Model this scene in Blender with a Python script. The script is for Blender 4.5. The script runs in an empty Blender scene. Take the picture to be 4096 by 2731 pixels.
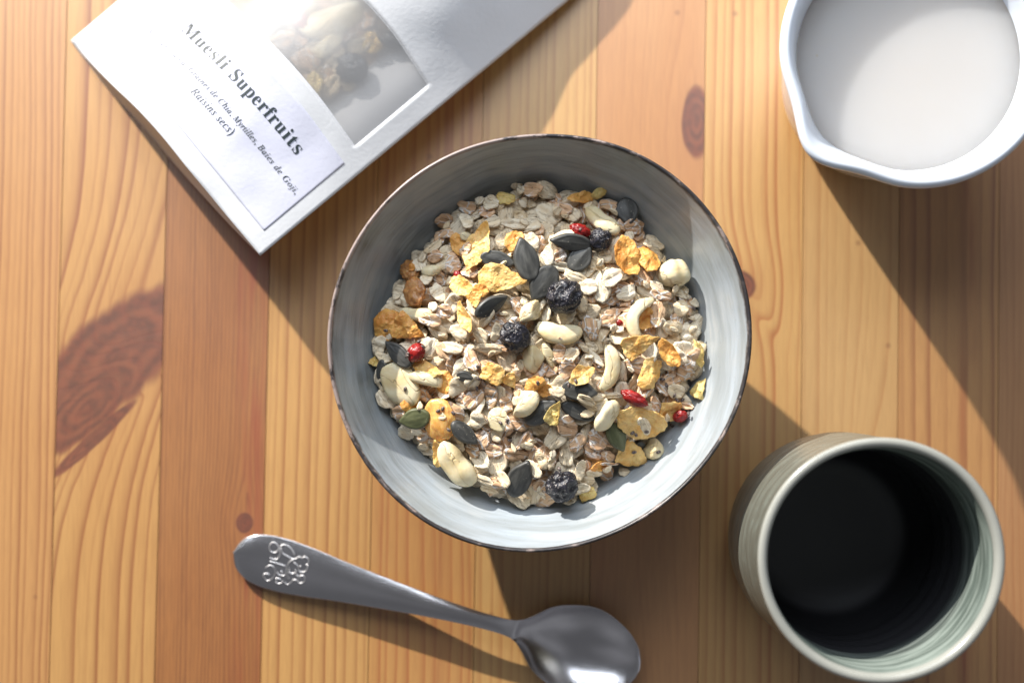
import bpy, bmesh, math, random
import numpy as np
from mathutils import Vector, Matrix, noise as mnoise

random.seed(7); rng = np.random.default_rng(7)
SC = bpy.context.scene
COL = SC.collection
U = 0.01                      # every length below is in centimetres
CAMH = 56.0                   # camera height above the table
FPX = 50.0 / 36.0 * 4096.0    # focal length in photograph pixels

# ------------------------------------------------------------------ camera, light, exposure
cam = bpy.data.cameras.new('camera'); camo = bpy.data.objects.new('camera', cam); COL.objects.link(camo)
TLT = math.radians(1.9)       # the camera leans a little
camo.location = (0, 0, CAMH * U); camo.rotation_euler = (TLT, 0, 0)
cam.lens = 50; cam.sensor_width = 36; cam.clip_start = 0.01; cam.clip_end = 50
cam.dof.use_dof = True; cam.dof.focus_distance = (CAMH - 4.9) * U; cam.dof.aperture_fstop = 4.0
SC.camera = camo
world = bpy.data.worlds.new("World"); SC.world = world; world.use_nodes = True
bg = world.node_tree.nodes['Background']; bg.inputs[0].default_value = (0.93, 0.94, 1.0, 1); bg.inputs[1].default_value = 0.15
_t = world.node_tree; _n = _t.nodes.new('ShaderNodeTexNoise'); _n.inputs['Scale'].default_value = 1.4; _n.inputs['Detail'].default_value = 2
_c = _t.nodes.new('ShaderNodeTexCoord'); _t.links.new(_c.outputs['Generated'], _n.inputs['Vector'])      # brightness noise standing in for the unseen room, added for spoon reflections
_r = _t.nodes.new('ShaderNodeMapRange'); _r.inputs[1].default_value = 0.38; _r.inputs[2].default_value = 0.62; _r.inputs[3].default_value = 0.11; _r.inputs[4].default_value = 0.23
_t.links.new(_n.outputs[0], _r.inputs[0]); _t.links.new(_r.outputs[0], bg.inputs[1])
SC.view_settings.view_transform = 'Standard'; SC.view_settings.look = 'None'
SC.view_settings.exposure = 0.0; SC.view_settings.gamma = 1.0
SC.cycles.max_bounces = 8; SC.cycles.transparent_max_bounces = 12
SC.cycles.caustics_reflective = False; SC.cycles.caustics_refractive = False
SC.cycles.use_denoising = True

AZ = math.radians(-56.0)      # the light travels towards this azimuth (down and right in the photograph)
EL = math.radians(22.6)
ld = Vector((math.cos(AZ) * math.cos(EL), math.sin(AZ) * math.cos(EL), -math.sin(EL)))
def look(o, d): o.rotation_euler = Vector(d).to_track_quat('-Z', 'Y').to_euler()
kl = bpy.data.lights.new('sunbeam', 'SPOT'); ko = bpy.data.objects.new('sunbeam', kl); COL.objects.link(ko)
kl.energy = 445; kl.shadow_soft_size = 0.017; kl.spot_size = math.radians(40); kl.spot_blend = 0.25
kl.color = (1.0, 0.945, 0.865)
ko.location = Vector((0.03, 0.0, 0.03)) - ld * 2.2; look(ko, ld)
wl = bpy.data.lights.new('window_light', 'AREA'); wo = bpy.data.objects.new('window_light', wl); COL.objects.link(wo)
wl.shape = 'RECTANGLE'; wl.size = 0.75; wl.size_y = 0.6; wl.energy = 7.0; wl.color = (0.84, 0.91, 1.0)
wo.location = (-0.10, 0.62, 0.58); look(wo, Vector((0.0, 0.10, 0.0)) - Vector(wo.location))

def unproj(x, y, z):
    """photograph pixel (4096 wide) seen at height z -> table X, Y"""
    dx = np.asarray(x, float) - 2048; dy = 1365.5 - np.asarray(y, float); c, s_ = math.cos(TLT), math.sin(TLT)
    wy = dy * c + FPX * s_; wz = dy * s_ - FPX * c
    k = (CAMH - z) / -wz
    return dx * k, wy * k
# ------------------------------------------------------------------ node helper
class NX:
    def __init__(s, nt, v): s.nt = nt; s.v = v
    def _m(s, op, *a, clamp=False):
        n = s.nt.nodes.new('ShaderNodeMath'); n.operation = op; n.use_clamp = clamp
        for i, x in enumerate((s,) + a):
            x = x.v if isinstance(x, NX) else x
            if isinstance(x, (int, float)): n.inputs[i].default_value = x
            else: s.nt.links.new(x, n.inputs[i])
        return NX(s.nt, n.outputs[0])
    def __add__(s, o): return s._m('ADD', o)
    __radd__ = __add__
    def __sub__(s, o): return s._m('SUBTRACT', o)
    def __rsub__(s, o): return NX(s.nt, float(o))._m('SUBTRACT', s)
    def __mul__(s, o): return s._m('MULTIPLY', o)
    __rmul__ = __mul__
    def __truediv__(s, o): return s._m('DIVIDE', o)
    def __pow__(s, o): return s._m('POWER', o)
    def sin(s): return s._m('SINE')
    def exp(s): return s._m('EXPONENT')
    def sqrt(s): return s._m('SQRT')
    def frac(s): return s._m('FRACT')
    def abs(s): return s._m('ABSOLUTE')
    def min(s, o): return s._m('MINIMUM', o)
    def max(s, o): return s._m('MAXIMUM', o)
    def tanh(s): return s._m('TANH')
    def atan2(s, o): return s._m('ARCTAN2', o)
    def clamp(s): return s._m('ADD', 0.0, clamp=True)
    def step(s, a, b):
        n = s.nt.nodes.new('ShaderNodeMapRange'); n.interpolation_type = 'SMOOTHSTEP'
        s.nt.links.new(s.v, n.inputs[0])
        if a < b: vals = (a, b, 0, 1)
        else: vals = (b, a, 1, 0)
        for i, x in enumerate(vals): n.inputs[i + 1].default_value = x
        return NX(s.nt, n.outputs[0])

class Mat:
    def __init__(s, name):
        s.m = bpy.data.materials.new(name); s.m.use_nodes = True; s.nt = s.m.node_tree
        s.b = s.nt.nodes['Principled BSDF']; s.out = s.nt.nodes['Material Output']
    def n(s, t): return s.nt.nodes.new(t)
    def coords(s, scale=100.0, kind='Object'):
        tc = s.n('ShaderNodeTexCoord'); sp = s.n('ShaderNodeSeparateXYZ'); s.nt.links.new(tc.outputs[kind], sp.inputs[0])
        return [NX(s.nt, sp.outputs[i]) * scale for i in range(3)]
    def rand(s):
        return NX(s.nt, s.n('ShaderNodeObjectInfo').outputs['Random'])
    def vec(s, x, y, z=0.0):
        c = s.n('ShaderNodeCombineXYZ')
        for i, a in enumerate((x, y, z)):
            if isinstance(a, NX) and not isinstance(a.v, float): s.nt.links.new(a.v, c.inputs[i])
            else: c.inputs[i].default_value = a.v if isinstance(a, NX) else a
        return c.outputs[0]
    def noise(s, v, scale=1.0, detail=2.0, rough=0.5):
        n = s.n('ShaderNodeTexNoise'); s.nt.links.new(v, n.inputs['Vector'])
        n.inputs['Scale'].default_value = scale; n.inputs['Detail'].default_value = detail; n.inputs['Roughness'].default_value = rough
        return NX(s.nt, n.outputs[0])
    def voro(s, v, scale=1.0, feature='F1'):
        n = s.n('ShaderNodeTexVoronoi'); n.feature = feature; s.nt.links.new(v, n.inputs['Vector']); n.inputs['Scale'].default_value = scale
        return NX(s.nt, n.outputs[0])
    def mix(s, f, a, b):
        n = s.n('ShaderNodeMix'); n.data_type = 'RGBA'
        if isinstance(f, NX): s.nt.links.new(f.v, n.inputs[0])
        else: n.inputs[0].default_value = f
        for i, c in ((6, a), (7, b)):
            if isinstance(c, (tuple, list)): n.inputs[i].default_value = (*c[:3], 1)
            else: s.nt.links.new(c, n.inputs[i])
        return n.outputs[2]
    def col(s, c):
        if isinstance(c, (tuple, list)): s.b.inputs['Base Color'].default_value = (*c[:3], 1)
        else: s.nt.links.new(c, s.b.inputs['Base Color'])
    def set(s, **k):
        for a, v in k.items():
            i = s.b.inputs[a.replace('_', ' ')]
            if isinstance(v, NX): s.nt.links.new(v.v, i)
            else: i.default_value = v
        return s
    def bump(s, h, dist, strength=1.0):
        n = s.n('ShaderNodeBump'); n.inputs['Distance'].default_value = dist * U; n.inputs['Strength'].default_value = strength
        s.nt.links.new(h.v, n.inputs['Height']); s.nt.links.new(n.outputs[0], s.b.inputs['Normal'])

def srgb(r, g, b):
    f = lambda c: (c / 255 / 12.92) if c / 255 <= 0.04045 else ((c / 255 + 0.055) / 1.055) ** 2.4
    return (f(r), f(g), f(b))

# ------------------------------------------------------------------ object helpers
def link(name, me, parent=None, label=None, cat=None, group=None, kind=None, mat=None):
    o = bpy.data.objects.new(name, me); COL.objects.link(o)
    if parent: o.parent = parent
    if label: o['label'] = label
    if cat: o['category'] = cat
    if group: o['group'] = group
    if kind: o['kind'] = kind
    if mat is not None:
        me.materials.clear()
        for m in (mat if isinstance(mat, (list, tuple)) else [mat]): me.materials.append(m.m)
    return o
def mesh(name, verts, faces, smooth=True, midx=None):
    me = bpy.data.meshes.new(name)
    v = np.asarray(verts, float) * U
    me.from_pydata(v.tolist(), [], [tuple(int(i) for i in f) for f in faces])
    if midx is not None: me.polygons.foreach_set('material_index', midx)
    me.update()
    bm = bmesh.new(); bm.from_mesh(me); bmesh.ops.recalc_face_normals(bm, faces=bm.faces); bm.to_mesh(me); bm.free()
    if smooth: me.shade_smooth()
    return me
def px(u, v, z=0.0, s=4096 / 2352):
    """photograph position (2352 px wide) at height z -> table coordinates"""
    X, Y = unproj(u * s, v * s, z); return np.array([float(X), float(Y), z])
def interp(xs, ys):
    """smooth monotone-ish cubic through points"""
    xs = np.array(xs, float); ys = np.array(ys, float)
    d = np.gradient(ys, xs, axis=0)
    def f(x):
        x = np.clip(x, xs[0], xs[-1]); i = np.clip(np.searchsorted(xs, x) - 1, 0, len(xs) - 2)
        h = xs[i + 1] - xs[i]; t = (x - xs[i]) / h
        if ys.ndim > 1: h = np.asarray(h)[..., None]; t = np.asarray(t)[..., None]
        return (2*t**3-3*t**2+1)*ys[i] + (t**3-2*t**2+t)*h*d[i] + (-2*t**3+3*t**2)*ys[i+1] + (t**3-t**2)*h*d[i+1]
    return f
def lathe(prof, seg=128, rfun=None, zfun=None, closed=False, centre=(0, 0)):
    """prof: list of (r, z, w); w weights the rim shape function"""
    V = []; F = []; n = len(prof)
    for k in range(seg):
        a = 2 * math.pi * k / seg
        for p in prof:
            r, z = p[0], p[1]; w = p[2] if len(p) > 2 else 1.0
            if rfun: r = r * (1 + w * (rfun(a) - 1))
            if zfun: z = z + w * zfun(a)
            V.append((centre[0] + r * math.cos(a), centre[1] + r * math.sin(a), z))
    for k in range(seg):
        k2 = (k + 1) % seg
        for j in range(n - 1): F.append((k * n + j, k2 * n + j, k2 * n + j + 1, k * n + j + 1))
        if closed: F.append((k * n + n - 1, k2 * n + n - 1, k2 * n, k * n))
    return V, F
def weld(me, d=1e-6):
    bm = bmesh.new(); bm.from_mesh(me); bmesh.ops.remove_doubles(bm, verts=bm.verts, dist=d)
    bmesh.ops.recalc_face_normals(bm, faces=bm.faces); bm.to_mesh(me); bm.free(); me.shade_smooth()

# ================================================================== THE TABLE
def wood(name, base, late, freq, seed, contrast=0.8, knots=(), warp=0.35, streak=None, slope=0.0, tone=0.25, flame=None, fine=0.20, sharp=3.0):
    base = tuple(c * k for c, k in zip(base, (0.76, 0.73, 0.67))); late = tuple(c * k for c, k in zip(late, (0.70, 0.64, 0.56)))
    M = Mat(name); x, y, z = M.coords()
    n1 = M.noise(M.vec(x * 0.22, y * 0.045 + seed * 7.3, seed * 1.7), 1.0, 2.0)
    n2 = M.noise(M.vec(x * 1.3 + seed, y * 0.16, seed * 3.1), 1.0, 2.0)
    gx = x + (n1 - 0.5) * (warp * 5.0) + (n2 - 0.5) * (warp * 0.55) + y * slope
    mask = None; ringcol = None; halo = None
    for (kx, ky, rx, ry, ang, push, reach) in knots:
        ca, sa = math.cos(ang), math.sin(ang)
        dx = x - kx; dy = y - ky
        wob = (M.noise(M.vec(x * 0.55 + 9.1 * seed, y * 0.55, seed), 1.0, 3.0) - 0.5) * 0.6
        uu = (dx * ca + dy * sa) / rx; vv = (dy * ca - dx * sa) / ry
        q = (uu * uu + vv * vv).sqrt() + wob * 0.5
        env = ((q / reach) * (q / reach) * -1.0).exp()
        gx = gx + (uu / 0.45).tanh() * env * push
        m = (q + (n2 - 0.5) * 0.3).step(1.06, 0.84)
        hl = (q * q * -0.42).exp()
        kw = M.noise(M.vec(dx * 0.9, dy * 0.9, seed + 3.0), 1.0, 3.0)
        rg = ((q * 19.0 + kw * 6.0).sin() * 0.5 + 0.5) * (kw.step(0.3, 0.6) * 0.7 + 0.3)
        mask = m if mask is None else mask.max(m); ringcol = rg if ringcol is None else ringcol * (1.0 - m) + rg * m
        halo = hl if halo is None else halo.max(hl)
    if flame:
        fx, fy, fw, fh, amt = flame
        dx = (x - fx).abs() / fw; dy = (y - fy) / fh
        gx = gx + ((dx * dx * -1.0).exp()) * (dy.step(0.6, -1.6) * amt)
    g = gx * freq
    g = g + (M.noise(M.vec(gx * 0.75 + seed * 3.0, seed * 1.0, 0.0), 1.0, 2.0) - 0.5) * 3.2
    f = g.frac()
    lt = (f ** sharp) * (f.step(1.0, 0.93)) * 1.25
    amp = M.noise(M.vec(gx * 1.4 + 4.0 + seed, y * 0.02, 2.0), 1.0, 1.0).step(0.25, 0.75)
    lt = lt * (amp * 0.75 + 0.25) * contrast
    fib = M.noise(M.vec(x * 20.0 + seed, y * 0.7, seed), 1.0, 3.0, 0.65)
    tn = M.noise(M.vec(x * 0.28 + seed * 2.0, y * 0.10, seed * 2.2), 1.0, 2.0)
    rd = tuple(c * k for c, k in zip(base, (0.86, 0.74, 0.60)))
    c0 = M.mix(tn.step(0.3, 0.72) * tone * 2.0, base, rd)
    c1 = M.mix(lt.clamp(), c0, late)
    c1 = M.mix((fib.step(0.35, 0.75)) * fine, c1, tuple(c * 0.5 for c in late))
    if streak:
        for (sx, sw, amt) in streak:
            sx_ = (x - sx + (n2 - 0.5) * 0.5) / sw
            sn = M.noise(M.vec(x * 2.0, y * 0.14 + sx, 5.0 + seed), 1.0, 2.0).step(0.38, 0.66)
            c1 = M.mix((sx_ * sx_ * -1.0).exp() * amt * sn, c1, srgb(140, 62, 30))
    if mask is not None:
        c1 = M.mix(halo * 0.40, c1, srgb(160, 102, 56))
        kc = M.mix(ringcol, srgb(88, 44, 27), srgb(122, 66, 40))
        kn = M.noise(M.vec(x * 3.0, y * 3.0, 1.0), 1.0, 3.0)
        kc = M.mix(kn.step(0.35, 0.7) * 0.5, kc, srgb(124, 60, 34))
        c1 = M.mix(mask * 0.94, c1, kc)
    sp = M.voro(M.vec(x * 0.33 + seed, y * 0.33, 3.0), 1.0)
    c1 = M.mix(sp.step(0.055, 0.02) * 0.45, c1, srgb(110, 62, 34))
    M.col(c1)
    sm = M.noise(M.vec(x * 0.35, y * 0.3, 9.0), 1.0, 3.0)
    M.set(Roughness=sm * 0.16 + 0.33, Specular_IOR_Level=0.5, Coat_Weight=1.0, Coat_Roughness=0.46, Coat_IOR=1.8)
    M.bump(lt * -0.7 + fib * 0.25, 0.012, 0.6)
    return M

Y0 = srgb(220, 178, 120); Yl = srgb(188, 116, 52)
TILT = -0.0165
table = link('wooden_table', None, label='pine table top of glued planks with knots, lying under everything', cat='table')
table.rotation_euler = (0, 0, TILT * -1 * -1)
SE = [-330, -110, 130.5, 371, 612, 857, 1097, 1359, 1609, 1839, 2060, 2290, 2520, 2750]   # seams at mid height, 2352 px scale
def sx_cm(u): return px(u, 784)[0] + TILT * px(u, 784)[1] * -1
def pl(u, v):   # photograph -> table-local
    p = px(u, v); c, s = math.cos(-TILT), math.sin(-TILT)
    return (c * p[0] - s * p[1], s * p[0] + c * p[1])
planks = []
for i in range(len(SE) - 1):
    x0, x1 = sx_cm(SE[i]), sx_cm(SE[i + 1]); planks.append(((x0 + x1) / 2, x1 - x0))
def kl_(i, u, v):
    a = pl(u, v); return a[0] - planks[i][0], a[1]
P = {}
P[0] = dict(base=Y0, late=Yl, freq=2.4, seed=1.3)
P[1] = dict(base=srgb(214, 160, 98), late=srgb(156, 90, 42), freq=3.6, seed=2.1, contrast=1.0, warp=0.18, tone=0.16)
k = kl_(2, 258, 820); k2_ = kl_(2, 212, 1011); k3_ = kl_(2, 200, 935)
P[2] = dict(base=srgb(216, 166, 100), late=srgb(158, 90, 38), freq=1.7, seed=3.4, contrast=1.15, warp=0.12, tone=0.2, slope=0.0,
            knots=[(k[0], k[1], 1.75, 4.4, math.radians(-49), -2.0, 2.1), (k3_[0], k3_[1], 0.95, 2.7, math.radians(-45), 0.0, 1.0), (k2_[0], k2_[1], 0.28, 2.2, math.radians(-46), -0.2, 2.5)], sharp=4.0)
k = kl_(3, 562, 1200)
P[3] = dict(base=srgb(184, 124, 66), late=srgb(134, 76, 36), freq=6.0, seed=4.6, contrast=0.95, warp=0.16, tone=0.40,
            knots=[(k[0], k[1], 0.36, 0.42, 0.0, -0.35, 4.0)], streak=[(1.55, 0.45, 0.8), (1.0, 0.2, 0.5)], fine=0.32)
P[4] = dict(base=srgb(220, 170, 102), late=srgb(168, 102, 46), freq=2.5, seed=5.2, contrast=1.1, warp=0.10, tone=0.12)
P[5] = dict(base=srgb(216, 164, 98), late=srgb(182, 104, 52), freq=2.3, seed=6.8, contrast=1.1, warp=0.22, tone=0.3, streak=[(0.6, 0.18, 0.5)])
P[6] = dict(base=srgb(220, 176, 110), late=srgb(188, 126, 66), freq=2.7, seed=7.7, contrast=0.85, warp=0.14, tone=0.12)
k = kl_(7, 1601, 283)
P[7] = dict(base=srgb(216, 162, 108), late=srgb(180, 116, 68), freq=2.6, seed=8.9, contrast=0.32, warp=0.5, tone=0.3,
            knots=[(k[0], k[1], 0.62, 1.45, 0.0, -0.8, 3.2)], fine=0.22)
k = kl_(8, 1706, 655)
P[8] = dict(base=srgb(224, 178, 112), late=srgb(190, 118, 58), freq=2.3, seed=9.5, contrast=1.05, warp=0.10, tone=0.14,
            knots=[(k[0], k[1], 0.55, 0.62, 0.6, -0.6, 3.3)])
k = kl_(9, 2000, 860)
P[9] = dict(base=srgb(220, 178, 120), late=srgb(192, 134, 78), freq=2.4, seed=10.2, contrast=0.55, warp=0.10, tone=0.14, flame=(k[0], k[1], 1.0, 7.0, 1.6), sharp=2.4)
P[10] = dict(base=srgb(212, 162, 104), late=srgb(150, 84, 46), freq=1.7, seed=11.9, contrast=1.0, warp=0.16, tone=0.2, streak=[(0.7, 0.25, 0.6)])
P[11] = dict(base=srgb(200, 150, 102), late=srgb(168, 100, 54), freq=4.2, seed=12.4, contrast=0.5, warp=0.3, tone=0.2)
P[12] = dict(base=Y0, late=Yl, freq=2.4, seed=13.3)
for a_, b_ in [(2750, 2985), (2985, 3220), (-565, -330), (-800, -565)]:
    x0, x1 = sx_cm(a_), sx_cm(b_); planks.append(((x0 + x1) / 2, x1 - x0)); i = len(planks) - 1
    P[i] = dict(base=Y0 if i % 2 else srgb(210, 156, 100), late=Yl, freq=2.2 + 0.4 * (i % 3), seed=1.1 * i + 0.7)
for i, (cx, w) in enumerate(planks):
    g = 0.008; hw = w / 2 - g; L = 45.0; T = 2.6
    bm = bmesh.new(); bmesh.ops.create_cube(bm, size=1.0, matrix=Matrix.Diagonal((2 * hw * U, 2 * L * U, T * U, 1)))
    bmesh.ops.bevel(bm, geom=[e for e in bm.edges], offset=0.018 * U, segments=2, affect='EDGES')
    me = bpy.data.meshes.new('plank'); bm.to_mesh(me); bm.free()
    o = link('plank', me, parent=table, mat=wood('pine_%s' % 'abcdefghijklmnopqrs'[i], **P[i]))
    o.location = (cx * U, 0, -T / 2 * U)

# ================================================================== THE BOWL
BC = np.array(unproj(2156.5, 1371.7, 6.0))
ra = [0, 26, 40, 54, 69, 90, 119, 148, 168, 180, 193, 212, 232, 252, 270, 287, 302, 321, 338, 360]
rr = [1112, 1131, 1130, 1132, 1120, 1092, 1100, 1100, 1108, 1112, 1100, 1104, 1108, 1106, 1090, 1072, 1064, 1066, 1092, 1112]
aa = np.linspace(0, 360, 721); rv = np.interp(aa, ra, rr) / 1100.0
ker = np.exp(-0.5 * (np.arange(-60, 61) / 20.0) ** 2); ker /= ker.sum()
rvs = np.convolve(np.concatenate([rv[-61:-1], rv, rv[1:61]]), ker, 'same')[60:-60]
def rimR(a): return float(np.interp(math.degrees(a) % 360, aa, rvs))
def rimZ(a): return 0.05 * math.sin(2 * a + 0.6) + 0.025 * math.sin(5 * a)
RB = 7.40
inner = interp([0, 1.5, 2.8, 4.0, 5.0, 5.7, 6.2, 6.7, 7.05, 7.24], [0.62, 0.66, 0.85, 1.45, 2.35, 3.2, 3.95, 4.85, 5.55, 6.0])
def bw(z): return max(0.0, (z - 0.6) / 5.4) ** 0.8
ip = [(r, float(inner(r)), bw(float(inner(r)))) for r in np.linspace(0.0, 7.24, 44)]
ip = [(r, z + 0.012 * math.sin(r * 13.0), w) for r, z, w in ip]
lip = [(7.27, 6.07, 1), (7.31, 6.105, 1), (7.35, 6.10, 1), (7.385, 6.06, 1), (7.40, 6.0, 1), (7.385, 5.92, 1)]
outp = [(7.385, 5.92), (7.25, 5.5), (6.95, 4.75), (6.5, 3.85), (5.95, 2.95), (5.3, 2.1), (4.5, 1.3), (3.8, 0.75), (3.55, 0.5), (3.5, 0.06), (3.3, 0.0), (3.05, 0.06), (2.95, 0.35), (0.0, 0.38)]
outp = [(r, z, bw(z)) for r, z in outp]

def glaze_bowl():
    M = Mat('grey_reactive_glaze'); x, y, z = M.coords()
    r = (x * x + y * y).sqrt(); cx = x / (r + 0.01); cy = y / (r + 0.01)
    wob = M.noise(M.vec(cx * 1.3, cy * 1.3, 4.0), 1.0, 2.0) * 1.2
    st = M.noise(M.vec(cx * 1.5, cy * 1.5, r * 4.2 + wob * 2.0), 1.0, 4.0, 0.62)
    st2 = M.noise(M.vec(cx * 3.0, cy * 3.0, r * 13.0 + wob * 3.0), 1.0, 3.0, 0.6)
    bl = M.noise(M.vec(x * 0.33, y * 0.33, z * 0.3 + 2.0), 1.0, 3.0, 0.6)
    c = M.mix(st.step(0.34, 0.66), srgb(148, 154, 157), srgb(165, 174, 182))
    up = ((y * 0.8 - x * 0.55) + (bl - 0.5) * 9.0).step(-3.0, 4.5)  # painted shade on top of the mottle: glaze darkens towards the upper-left wall
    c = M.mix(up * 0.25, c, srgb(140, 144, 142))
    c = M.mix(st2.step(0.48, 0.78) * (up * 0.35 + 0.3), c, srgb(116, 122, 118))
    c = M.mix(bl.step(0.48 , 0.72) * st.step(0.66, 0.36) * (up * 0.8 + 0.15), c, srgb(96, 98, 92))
    c = M.mix(bl.step(0.56, 0.36) * st.step(0.42, 0.66) * 0.35, c, srgb(186, 176, 158))
    sp = M.voro(M.vec(x, y, z), 5.0); 
    c = M.mix(sp.step(0.10, 0.04) * 0.5, c, srgb(96, 90, 80))
    e = M.noise(M.vec(cx * 9.0, cy * 9.0, z * 1.5), 1.0, 4.0, 0.65)
    em = (z + (e - 0.5) * 0.35).step(5.93, 6.06)
    c = M.mix(em * 0.8, c, srgb(66, 56, 52))
    M.col(c); M.set(Roughness=0.30, Coat_Weight=0.25, Coat_Roughness=0.12, Specular_IOR_Level=0.5)
    M.bump(st2 * 0.6 + st * 0.5 + (r * 11.0 + wob * 4).sin() * 0.28, 0.035, 0.8)
    return M
def glaze_rim():
    M = Mat('dark_iron_rim'); x, y, z = M.coords()
    n = M.noise(M.vec(x * 1.1, y * 1.1, z * 4.0), 1.0, 5.0, 0.72)
    n2 = M.noise(M.vec(x * 1.0, y * 1.0, z), 1.0, 3.0, 0.6)
    c = M.mix(n.step(0.42, 0.62), srgb(48, 46, 48), srgb(88, 82, 80))
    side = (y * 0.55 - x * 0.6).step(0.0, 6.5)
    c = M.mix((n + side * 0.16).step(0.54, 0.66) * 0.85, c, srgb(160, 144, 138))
    M.col(c); M.set(Roughness=0.34); M.bump(n, 0.02, 0.6)
    return M
bowl = link('cereal_bowl', None, label='grey glazed stoneware bowl with dark worn rim, heaped with muesli', cat='bowl')
bowl.location = (BC[0] * U, BC[1] * U, 0)
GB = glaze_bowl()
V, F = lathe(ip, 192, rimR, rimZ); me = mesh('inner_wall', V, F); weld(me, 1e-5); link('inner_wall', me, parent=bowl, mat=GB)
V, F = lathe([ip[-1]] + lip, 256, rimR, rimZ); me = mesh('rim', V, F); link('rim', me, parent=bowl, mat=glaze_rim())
V, F = lathe(outp, 128, rimR, rimZ); me = mesh('outer_wall', V, F); weld(me, 1e-5)
Mo = Mat('bowl_outside'); x, y, z = Mo.coords(); nn = Mo.noise(Mo.vec(x, y, z * 3.0), 0.8, 4.0)
Mo.col(Mo.mix(nn.step(0.35, 0.65), srgb(84, 74, 68), srgb(150, 148, 142))); Mo.set(Roughness=0.4)
link('outer_wall', me, parent=bowl, mat=Mo)

# ================================================================== MUESLI PIECES: materials
def mat_oat():
    M = Mat('oat_flake'); x, y, z = M.coords(); r = M.rand(); o = r * 57.0
    n = M.noise(M.vec(x * 2.2 + o, y * 3.5, z * 3 + o), 1.0, 3.0, 0.6); n2 = M.noise(M.vec(x * 7 + o, y * 7, z * 7), 1.0, 3.0, 0.6)
    c = M.mix(r, srgb(240, 228, 204), srgb(226, 204, 168))
    c = M.mix(n.step(0.42, 0.72) * 0.45, c, srgb(212, 182, 134))
    c = M.mix(n2.step(0.5, 0.8) * 0.6, c, srgb(248, 244, 234))
    l = (M.noise(M.vec(x * 1.4 + o, y * 9.0, o), 1.0, 2.0) - 0.5).abs().step(0.022, 0.0)
    c = M.mix(l * 0.55, c, srgb(140, 108, 70))
    M.col(c); M.set(Roughness=0.75, Specular_IOR_Level=0.25)
    M.bump(n * 0.7 + n2 * 0.8 - l * 0.6, 0.028, 0.9); return M
def mat_wheat():
    M = Mat('wheat_flake'); x, y, z = M.coords(); r = M.rand(); o = r * 91.0
    w = M.noise(M.vec(x * 3 + o, y * 3, z * 2), 1.0, 2.0) * 0.45
    v = M.voro(M.vec(x * 2.2 + o + w, y * 3.8 + w, o), 1.0, 'DISTANCE_TO_EDGE')
    n = M.noise(M.vec(x * 4 + o, y * 4, z * 4), 1.0, 3.0, 0.6)
    c = M.mix(r, srgb(226, 186, 146), srgb(200, 158, 122))
    c = M.mix(n.step(0.4, 0.7) * 0.5, c, srgb(236, 206, 166))
    vm = M.noise(M.vec(x * 1.2 + o * 2.0, y * 1.2, o), 1.0, 1.0)
    vein = v.step(0.10, 0.03) * (n.step(0.30, 0.55)) * (vm.step(0.30, 0.50))
    c = M.mix(vein * 0.95, c, srgb(240, 236, 230))
    l = (M.noise(M.vec(x * 0.9 + o, y * 8.0, o), 1.0, 2.0) - 0.5).abs().step(0.02, 0.0)
    c = M.mix(l * 0.6, c, srgb(112, 76, 52))
    M.col(c); M.set(Roughness=0.7, Specular_IOR_Level=0.3)
    M.bump(vein * 0.8 + n * 0.7 - l * 0.6, 0.03, 0.9); return M
def mat_corn(name, a, b):
    M = Mat(name); x, y, z = M.coords(); o = M.rand() * 33.0
    n = M.noise(M.vec(x * 1.6 + o, y * 1.6, z * 1.6), 1.0, 3.0, 0.6); bl = M.voro(M.vec(x + o, y, z), 5.5)
    n3 = M.noise(M.vec(x * 9 + o, y * 9, z * 9), 1.0, 3.0, 0.7)
    c = M.mix(n.step(0.35, 0.68), a, b)
    c = M.mix(bl.step(0.32, 0.1) * 0.15, c, srgb(250, 222, 150))
    c = M.mix(n3.step(0.5, 0.75) * 0.3, c, tuple(k * 0.6 for k in b))
    M.col(c); M.set(Roughness=0.48, Specular_IOR_Level=0.45, Subsurface_Weight=0.15, Subsurface_Radius=(0.006, 0.003, 0.001), Subsurface_Scale=0.4)
    bn = M.noise(M.vec(x * 5.0 + o, y * 5.0, z * 5.0), 1.0, 2.0)
    M.bump(bl.step(0.4, 0.0) * 0.25 + n3 * 0.3 + bn * 0.9, 0.09, 1.0); return M
def mat_pumpkin(name, a, b):
    M = Mat(name); x, y, z = M.coords(); o = M.rand() * 41.0
    n = M.noise(M.vec(x * 1.1 + o, y * 4.5, z), 1.0, 4.0, 0.65); s = M.voro(M.vec(x + o, y, z), 8.0); s2 = M.noise(M.vec(x * 2 + o, y * 2, o), 1.0, 2.0)
    c = M.mix(n.step(0.35, 0.7), a, b)
    c = M.mix(s.step(0.16, 0.05) * s2.step(0.42, 0.6) * 0.7, c, srgb(190, 182, 164))
    M.col(c); M.set(Roughness=0.42, Specular_IOR_Level=0.45); M.bump(n * 0.7, 0.02, 0.7); return M
def mat_nut():
    M = Mat('cashew_nut'); x, y, z = M.coords(); o = M.rand() * 23.0
    n = M.noise(M.vec(x * 1.3 + o, y * 1.3, z), 1.0, 3.0, 0.6); n2 = M.noise(M.vec(x * 5 + o, y * 8, z * 6), 1.0, 3.0, 0.6)
    c = M.mix(n.step(0.35, 0.7), srgb(232, 220, 186), srgb(218, 196, 148))
    l = (M.noise(M.vec(x * 0.5 + o, y * 1.6, z + o), 1.0, 3.0) - 0.5).abs().step(0.012, 0.0)
    c = M.mix(l * 0.5, c, srgb(176, 146, 98))
    M.col(c); M.set(Roughness=0.5, Specular_IOR_Level=0.35, Subsurface_Weight=0.15, Subsurface_Radius=(0.006, 0.004, 0.002), Subsurface_Scale=0.5)
    M.bump(n2 * 0.6 + n * 0.8 - l, 0.035, 0.7); return M
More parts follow.
